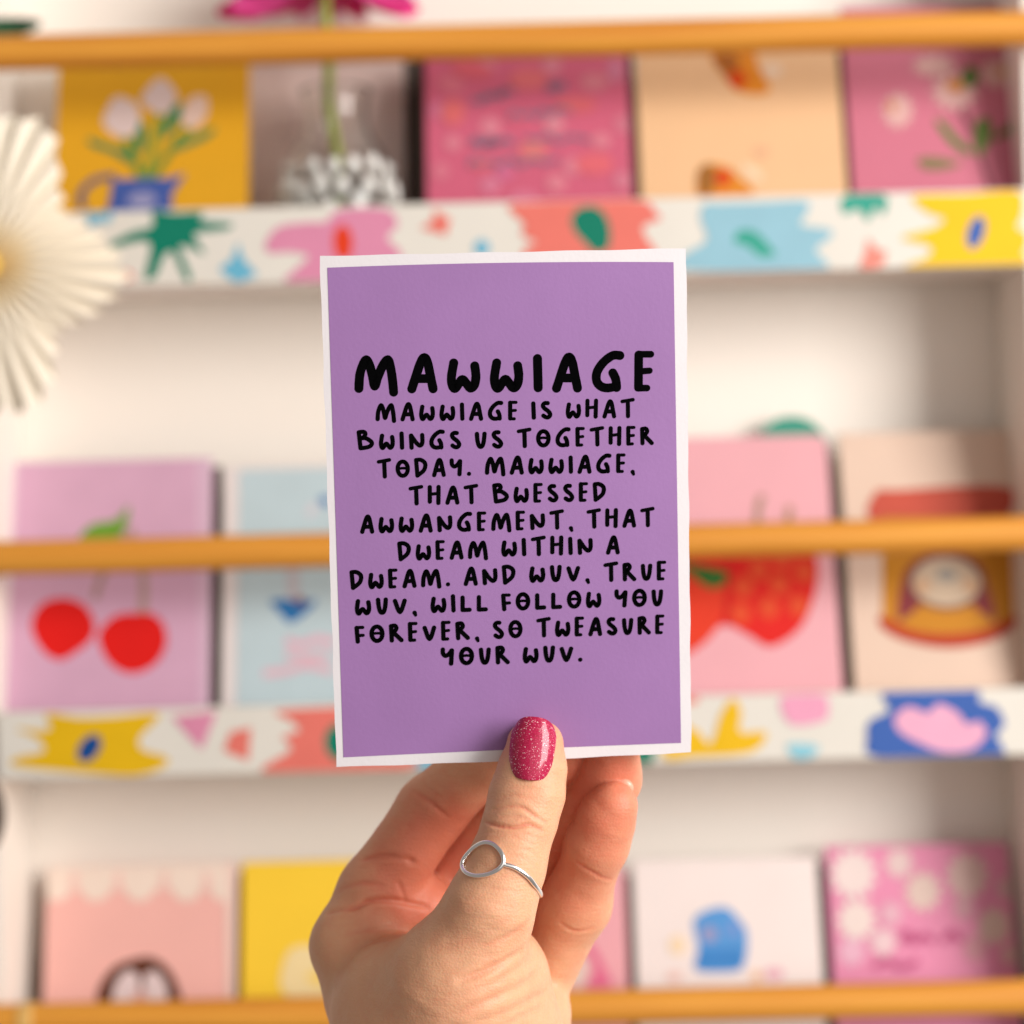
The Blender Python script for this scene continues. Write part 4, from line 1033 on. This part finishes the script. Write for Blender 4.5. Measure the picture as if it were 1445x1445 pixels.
def hand_sdf(P, H):
    thumb = smin(chain_d(P, H['thumb_side_a'], 2.0), chain_d(P, H['thumb_side_b'], 2.0), 5.0)
    thumb = smin(thumb, chain_d(P, H['thumb_base'], 4.0), 4.0)
    body = smin(chain_d(P, H['thenar'], 6.0), chain_d(P, H['heel'], 6.0), 12.0)
    body = smin(body, chain_d(P, H['wrist'], 6.0), 14.0)
    front = smin(thumb, body, 10.0)
    palm = smin(chain_d(P, H['index_palm'], 5.0), chain_d(P, H['middle_palm'], 5.0), 8.0)
    palm = smin(palm, chain_d(P, H['ring_palm'], 5.0), 8.0)
    palm = smin(palm, chain_d(P, H['hypothenar'], 5.0), 8.0)
    palm = smin(palm, chain_d(P, H['palm_pad'], 3.0), 3.0)
    fing = chain_d(P, H['index'], 3.0)
    for f in ('middle', 'ring', 'pinky'):
        fing = smin(fing, chain_d(P, H[f], 5.0), 0.7)
    back = smin(palm, fing, 4.0)
    a = smin(front, palm, 5.5)
    return smin(smin(a, back, 1.2), front, 1.0)

def hand_grad(P, H, e=0.25):
    g = np.stack([hand_sdf(P + np.array(v, np.float32)*e, H) - hand_sdf(P - np.array(v, np.float32)*e, H)
                  for v in ((1, 0, 0), (0, 1, 0), (0, 0, 1))], -1)
    return g/np.maximum(np.linalg.norm(g, axis=-1, keepdims=True), 1e-9)

H = D['hand']['limbs']
def surface_nets(f, lo, hi, step):
    nx, ny, nz = [int(math.ceil((b - a)/step)) + 1 for a, b in zip(lo, hi)]
    X = np.linspace(lo[0], lo[0] + step*(nx - 1), nx, dtype=np.float32); Y = np.linspace(lo[1], lo[1] + step*(ny - 1), ny, dtype=np.float32); Z = np.linspace(lo[2], lo[2] + step*(nz - 1), nz, dtype=np.float32)
    V = np.empty((nx, ny, nz), np.float32)
    gy, gz = np.meshgrid(Y, Z, indexing='ij')
    for i0 in range(0, nx, 16):
        xs = X[i0:i0 + 16]
        Pq = np.empty((len(xs), ny, nz, 3), np.float32)
        Pq[..., 0] = xs[:, None, None]; Pq[..., 1] = gy; Pq[..., 2] = gz
        V[i0:i0 + 16] = f(Pq)
    ins = V < 0
    corners = [(i, j, k) for i in (0, 1) for j in (0, 1) for k in (0, 1)]
    sl = lambda A, c: A[c[0]:nx - 1 + c[0], c[1]:ny - 1 + c[1], c[2]:nz - 1 + c[2]]
    cnt = sum(sl(ins, c).astype(np.int8) for c in corners)
    cell = (cnt > 0) & (cnt < 8)
    ci = np.argwhere(cell); ids = -np.ones(cell.shape, np.int64); ids[cell] = np.arange(len(ci))
    acc = np.zeros((len(ci), 3)); num = np.zeros(len(ci))
    for a in corners:
        for ax in range(3):
            if a[ax] == 1: continue
            b = list(a); b[ax] = 1
            va = V[ci[:, 0] + a[0], ci[:, 1] + a[1], ci[:, 2] + a[2]]; vb = V[ci[:, 0] + b[0], ci[:, 1] + b[1], ci[:, 2] + b[2]]
            cr = (va < 0) != (vb < 0)
            t = np.where(cr, va/np.where(cr, va - vb, 1), 0)
            p = np.array(a, float)[None, :] + t[:, None]*(np.array(b, float) - np.array(a, float))[None, :]
            acc += np.where(cr[:, None], p, 0); num += cr
    verts = (ci + acc/num[:, None])*step + np.array(lo)
    faces = []
    for ax in range(3):
        u, v = (ax + 1) % 3, (ax + 2) % 3
        s0 = [slice(None)]*3; s1 = [slice(None)]*3; s0[ax] = slice(0, -1); s1[ax] = slice(1, None)
        A, Bq = ins[tuple(s0)], ins[tuple(s1)]
        ch = np.argwhere(A != Bq)
        ch = ch[(ch[:, u] > 0) & (ch[:, v] > 0) & (ch[:, u] < ins.shape[u] - 1) & (ch[:, v] < ins.shape[v] - 1)]
        def cid(du, dv):
            c = ch.copy(); c[:, u] -= du; c[:, v] -= dv
            return ids[c[:, 0], c[:, 1], c[:, 2]]
        q = np.stack([cid(1, 1), cid(0, 1), cid(0, 0), cid(1, 0)], 1)
        flip = ~A[ch[:, 0], ch[:, 1], ch[:, 2]]
        q[flip] = q[flip][:, ::-1]
        faces.append(q)
    return verts, np.concatenate(faces)

hv, hf = surface_nets(lambda P: hand_sdf(P, H), D['hand']['lo'], D['hand']['hi'], 0.6)
hv = hv.astype(np.float32)
for _ in range(2):
    g = hand_grad(hv, H); hv = hv - g*hand_sdf(hv, H)[:, None]
hn = hand_grad(hv, H)
# creases and folds of the skin
disp = np.zeros(len(hv), np.float32); red = np.zeros(len(hv), np.float32)
for pts, dep, wid in D['hand']['creases']:
    q = np.array(loop(pts, 6, closed=False), np.float32)
    dm = np.full(len(hv), 1e9, np.float32); taper = np.zeros(len(hv), np.float32)
    sel = np.all((hv > q.min(0) - 8) & (hv < q.max(0) + 8), axis=1)
    sub = hv[sel]; dmin = np.full(len(sub), 1e9, np.float32); tp = np.zeros(len(sub), np.float32)
    for i in range(len(q) - 1):
        a, b = q[i], q[i + 1]; ab = b - a
        t = np.clip(((sub - a) @ ab)/max(float(ab @ ab), 1e-9), 0, 1)
        dd = np.linalg.norm(sub - a - t[:, None]*ab, axis=1)
        s = (i + t)/(len(q) - 1)
        better = dd < dmin
        dmin = np.where(better, dd, dmin); tp = np.where(better, s, tp)
    env = np.sqrt(np.clip(np.sin(np.pi*np.clip(tp*0.92 + 0.04, 0, 1)), 0, 1))
    fold = wid > 1.25
    disp[sel] += (-dep*np.exp(-(dmin/wid)**2) + (0.45 if fold else 0.22)*dep*np.exp(-(dmin/(wid*2.6))**2))*env
    red[sel] += 0.7*np.exp(-(dmin/(wid*0.9))**2)*env*min(dep, 1)*(0.3 if fold else 1.0)
# soft unevenness under the skin
def lump(P, f, ph):
    return np.sin(P[:, 0]*f + ph)*np.sin(P[:, 1]*f*1.1 + 1.3*ph)*np.sin(P[:, 2]*f*0.9 + 2.1*ph)
disp += 0.14*lump(hv, 0.30, 0.4) + 0.07*lump(hv, 0.71, 1.7)
hv = hv + hn*disp[:, None]
# flushed pigment of finger tips, finger pads and palm against the paler back of the thumb
P = hv
for (c, r, k) in D['hand']['flush']:
    red += k*np.exp(-(np.linalg.norm(P - np.array(c, np.float32), axis=1)/r)**2)
red = np.clip(red, 0, 1)
me = bpy.data.meshes.new('hand')
hm = hv/1000.0
me.vertices.add(len(hm)); me.vertices.foreach_set('co', hm.ravel())
me.loops.add(hf.size); me.loops.foreach_set('vertex_index', hf.ravel().astype(np.int32))
me.polygons.add(len(hf)); me.polygons.foreach_set('loop_start', np.arange(0, hf.size, 4, dtype=np.int32)); me.polygons.foreach_set('loop_total', np.full(len(hf), 4, np.int32))
me.update(); me.validate()
at = me.attributes.new('flush', 'FLOAT', 'POINT'); at.data.foreach_set('value', red.astype(np.float32))
me.polygons.foreach_set('use_smooth', np.ones(len(me.polygons), bool))

skin = bpy.data.materials.new('skin'); skin.use_nodes = True
nt = skin.node_tree; sb = nt.nodes['Principled BSDF']; N = nt.nodes.new; Lk = nt.links.new
a = N('ShaderNodeAttribute'); a.attribute_name = 'flush'
tc = N('ShaderNodeTexCoord')
mo = N('ShaderNodeTexNoise'); mo.inputs['Scale'].default_value = 130; mo.inputs['Detail'].default_value = 5
Lk(tc.outputs['Object'], mo.inputs['Vector'])
ad = N('ShaderNodeMath'); ad.operation = 'MULTIPLY_ADD'; ad.inputs[1].default_value = 0.75; ad.inputs[2].default_value = -0.50
Lk(mo.outputs['Fac'], ad.inputs[0])
mo2 = N('ShaderNodeTexNoise'); mo2.inputs['Scale'].default_value = 620; mo2.inputs['Detail'].default_value = 3
Lk(tc.outputs['Object'], mo2.inputs['Vector'])
ad3 = N('ShaderNodeMath'); ad3.operation = 'MULTIPLY_ADD'; ad3.inputs[1].default_value = 0.35; Lk(mo2.outputs['Fac'], ad3.inputs[0]); Lk(ad.outputs[0], ad3.inputs[2])
ad2 = N('ShaderNodeMath'); ad2.operation = 'ADD'; Lk(ad3.outputs[0], ad2.inputs[0]); Lk(a.outputs['Fac'], ad2.inputs[1])
cr = N('ShaderNodeValToRGB')
cr.color_ramp.elements[0].position = 0.0; cr.color_ramp.elements[0].color = (*D['hand']['pale'], 1)
cr.color_ramp.elements[1].position = 1.0; cr.color_ramp.elements[1].color = (*D['hand']['flushed'], 1)
Lk(ad2.outputs[0], cr.inputs['Fac']); Lk(cr.outputs['Color'], sb.inputs['Base Color'])
sb.inputs['Roughness'].default_value = 0.48
sb.inputs['Specular IOR Level'].default_value = 0.35
sb.inputs['Subsurface Weight'].default_value = 0.32
sb.inputs['Subsurface Radius'].default_value = (1.0, 0.35, 0.18)
sb.inputs['Subsurface Scale'].default_value = 0.0045
# fine skin lines: stretched noise across the thumb plus pores
mp = N('ShaderNodeMapping'); mp.inputs['Rotation'].default_value = (0, math.radians(-14), 0); mp.inputs['Scale'].default_value = (0.16, 0.5, 1.0)
Lk(tc.outputs['Object'], mp.inputs['Vector'])
n1 = N('ShaderNodeTexNoise'); n1.inputs['Scale'].default_value = 900; n1.inputs['Detail'].default_value = 3; n1.inputs['Distortion'].default_value = 0.3
Lk(mp.outputs['Vector'], n1.inputs['Vector'])
vo = N('ShaderNodeTexVoronoi'); vo.inputs['Scale'].default_value = 1500
Lk(tc.outputs['Object'], vo.inputs['Vector'])
mx = N('ShaderNodeMath'); mx.operation = 'MULTIPLY_ADD'; mx.inputs[1].default_value = 0.45
Lk(vo.outputs['Distance'], mx.inputs[0]); Lk(n1.outputs['Fac'], mx.inputs[2])
bp = N('ShaderNodeBump'); bp.inputs['Strength'].default_value = 0.62; bp.inputs['Distance'].default_value = 0.00028
Lk(mx.outputs[0], bp.inputs['Height']); Lk(bp.outputs['Normal'], sb.inputs['Normal'])
hand = link('hand', me, None, [skin])
tag(hand, 'left hand with bare skin and pink thumbnail gripping the purple card from below', 'hand')

# ---- thumb nail: curved gel nail with glitter
gl = bpy.data.materials.new('pink_glitter_polish'); gl.use_nodes = True
nt = gl.node_tree; nb = nt.nodes['Principled BSDF']; N = nt.nodes.new; Lk = nt.links.new
tc = N('ShaderNodeTexCoord'); vo = N('ShaderNodeTexVoronoi'); vo.inputs['Scale'].default_value = 4600; Lk(tc.outputs['Object'], vo.inputs['Vector'])
sp = N('ShaderNodeSeparateColor'); Lk(vo.outputs['Color'], sp.inputs['Color'])
r1 = N('ShaderNodeValToRGB'); r1.color_ramp.interpolation = 'CONSTANT'
r1.color_ramp.elements[0].color = (0.36, 0.006, 0.045, 1)
r1.color_ramp.elements[1].position = 0.42; r1.color_ramp.elements[1].color = (0.46, 0.010, 0.066, 1)
e = r1.color_ramp.elements.new(0.74); e.color = (0.50, 0.018, 0.085, 1)
e = r1.color_ramp.elements.new(0.93); e.color = (0.74, 0.20, 0.28, 1)
e = r1.color_ramp.elements.new(0.975); e.color = (0.90, 0.62, 0.64, 1)
Lk(sp.outputs['Red'], r1.inputs['Fac']); Lk(r1.outputs['Color'], nb.inputs['Base Color'])
nb.inputs['Roughness'].default_value = 0.45; nb.inputs['Coat Weight'].default_value = 0.65; nb.inputs['Coat Roughness'].default_value = 0.10
nb.inputs['Specular IOR Level'].default_value = 0.2
Nn = D['hand']['nail']
fr = Matrix(Nn['frame'])
vs, fs = [], []
NS, NT = 24, 36
for j in range(NT + 1):
    t = j/NT
    for i in range(NS + 1):
        s = -1 + 2*i/NS
        halfw = float(np.interp(t, Nn['t'], Nn['hw'])); cx = float(np.interp(t, Nn['t'], Nn['cx']))
        ang = s*math.radians(Nn['arc'])
        x = cx + halfw*math.sin(ang)/math.sin(math.radians(Nn['arc']))
        zdrop = Nn['rad']*(1 - math.cos(ang))
        # outline: rounded free edge and curved cuticle
        z = Nn['len']*t
        z += -Nn['tipdrop']*(0.35*s*s + 0.65*s**4)*t**3
        z += Nn['cutdrop']*(s*s)*(1 - t)**3*(-1) + Nn['cutdrop']*(1 - t)**3*0.0
        dome = 0.0009*math.sin(math.pi*min(1, t*0.95 + 0.03))**0.6
        y = zdrop - dome + Nn['curl']*t*t
        vs.append(fr @ Vector((x, y, z)))
for j in range(NT):
    for i in range(NS):
        b = j*(NS + 1) + i
        fs.append((b, b + 1, b + NS + 2, b + NS + 1))
nail = mesh('thumb_nail', vs, fs, gl, hand, smooth=True)
sm = nail.modifiers.new('thickness', 'SOLIDIFY'); sm.thickness = 0.0008; sm.offset = -1 if Nn.get('flip') else 1
bv = nail.modifiers.new('soft_edge', 'BEVEL'); bv.width = 0.00035; bv.segments = 3

# bare nail of the little finger
pn = D['hand']['pinky_nail']
bm = bmesh.new(); bmesh.ops.create_uvsphere(bm, u_segments=24, v_segments=14, radius=1)
for v in bm.verts: v.co = Vector((v.co.x*pn['r'][0], v.co.y*pn['r'][1], v.co.z*pn['r'][2]))
me = bpy.data.meshes.new('finger_nail'); bm.to_mesh(me); bm.free()
me.polygons.foreach_set('use_smooth', [True]*len(me.polygons))
o = link('finger_nail', me, hand, [mat('bare_nail', lin((236, 170, 145)), 0.25, spec=0.6)])
o.location = pn['loc']; o.rotation_euler = pn['rot']

# ---- silver ring on the thumb
SILVER = mat('silver', (0.95, 0.93, 0.91), 0.22, metal=1.0, bump=0.06, bscale=300)
rg = D['ring']
ring = empty('ring', rg['loc'])
tag(ring, 'thin silver ring with open teardrop loop on the thumb', 'ring')
rl = Vector(rg['loc'])
tube('teardrop_loop', [Vector(p) - rl for p in loop(rg['loop'], 8)], 0.00070, SILVER, ring, n=14, closed=True)
q = loop(rg['band'], 8, closed=False)
tube('band', [Vector(p) - rl for p in q], 0.00074, SILVER, ring, n=14)
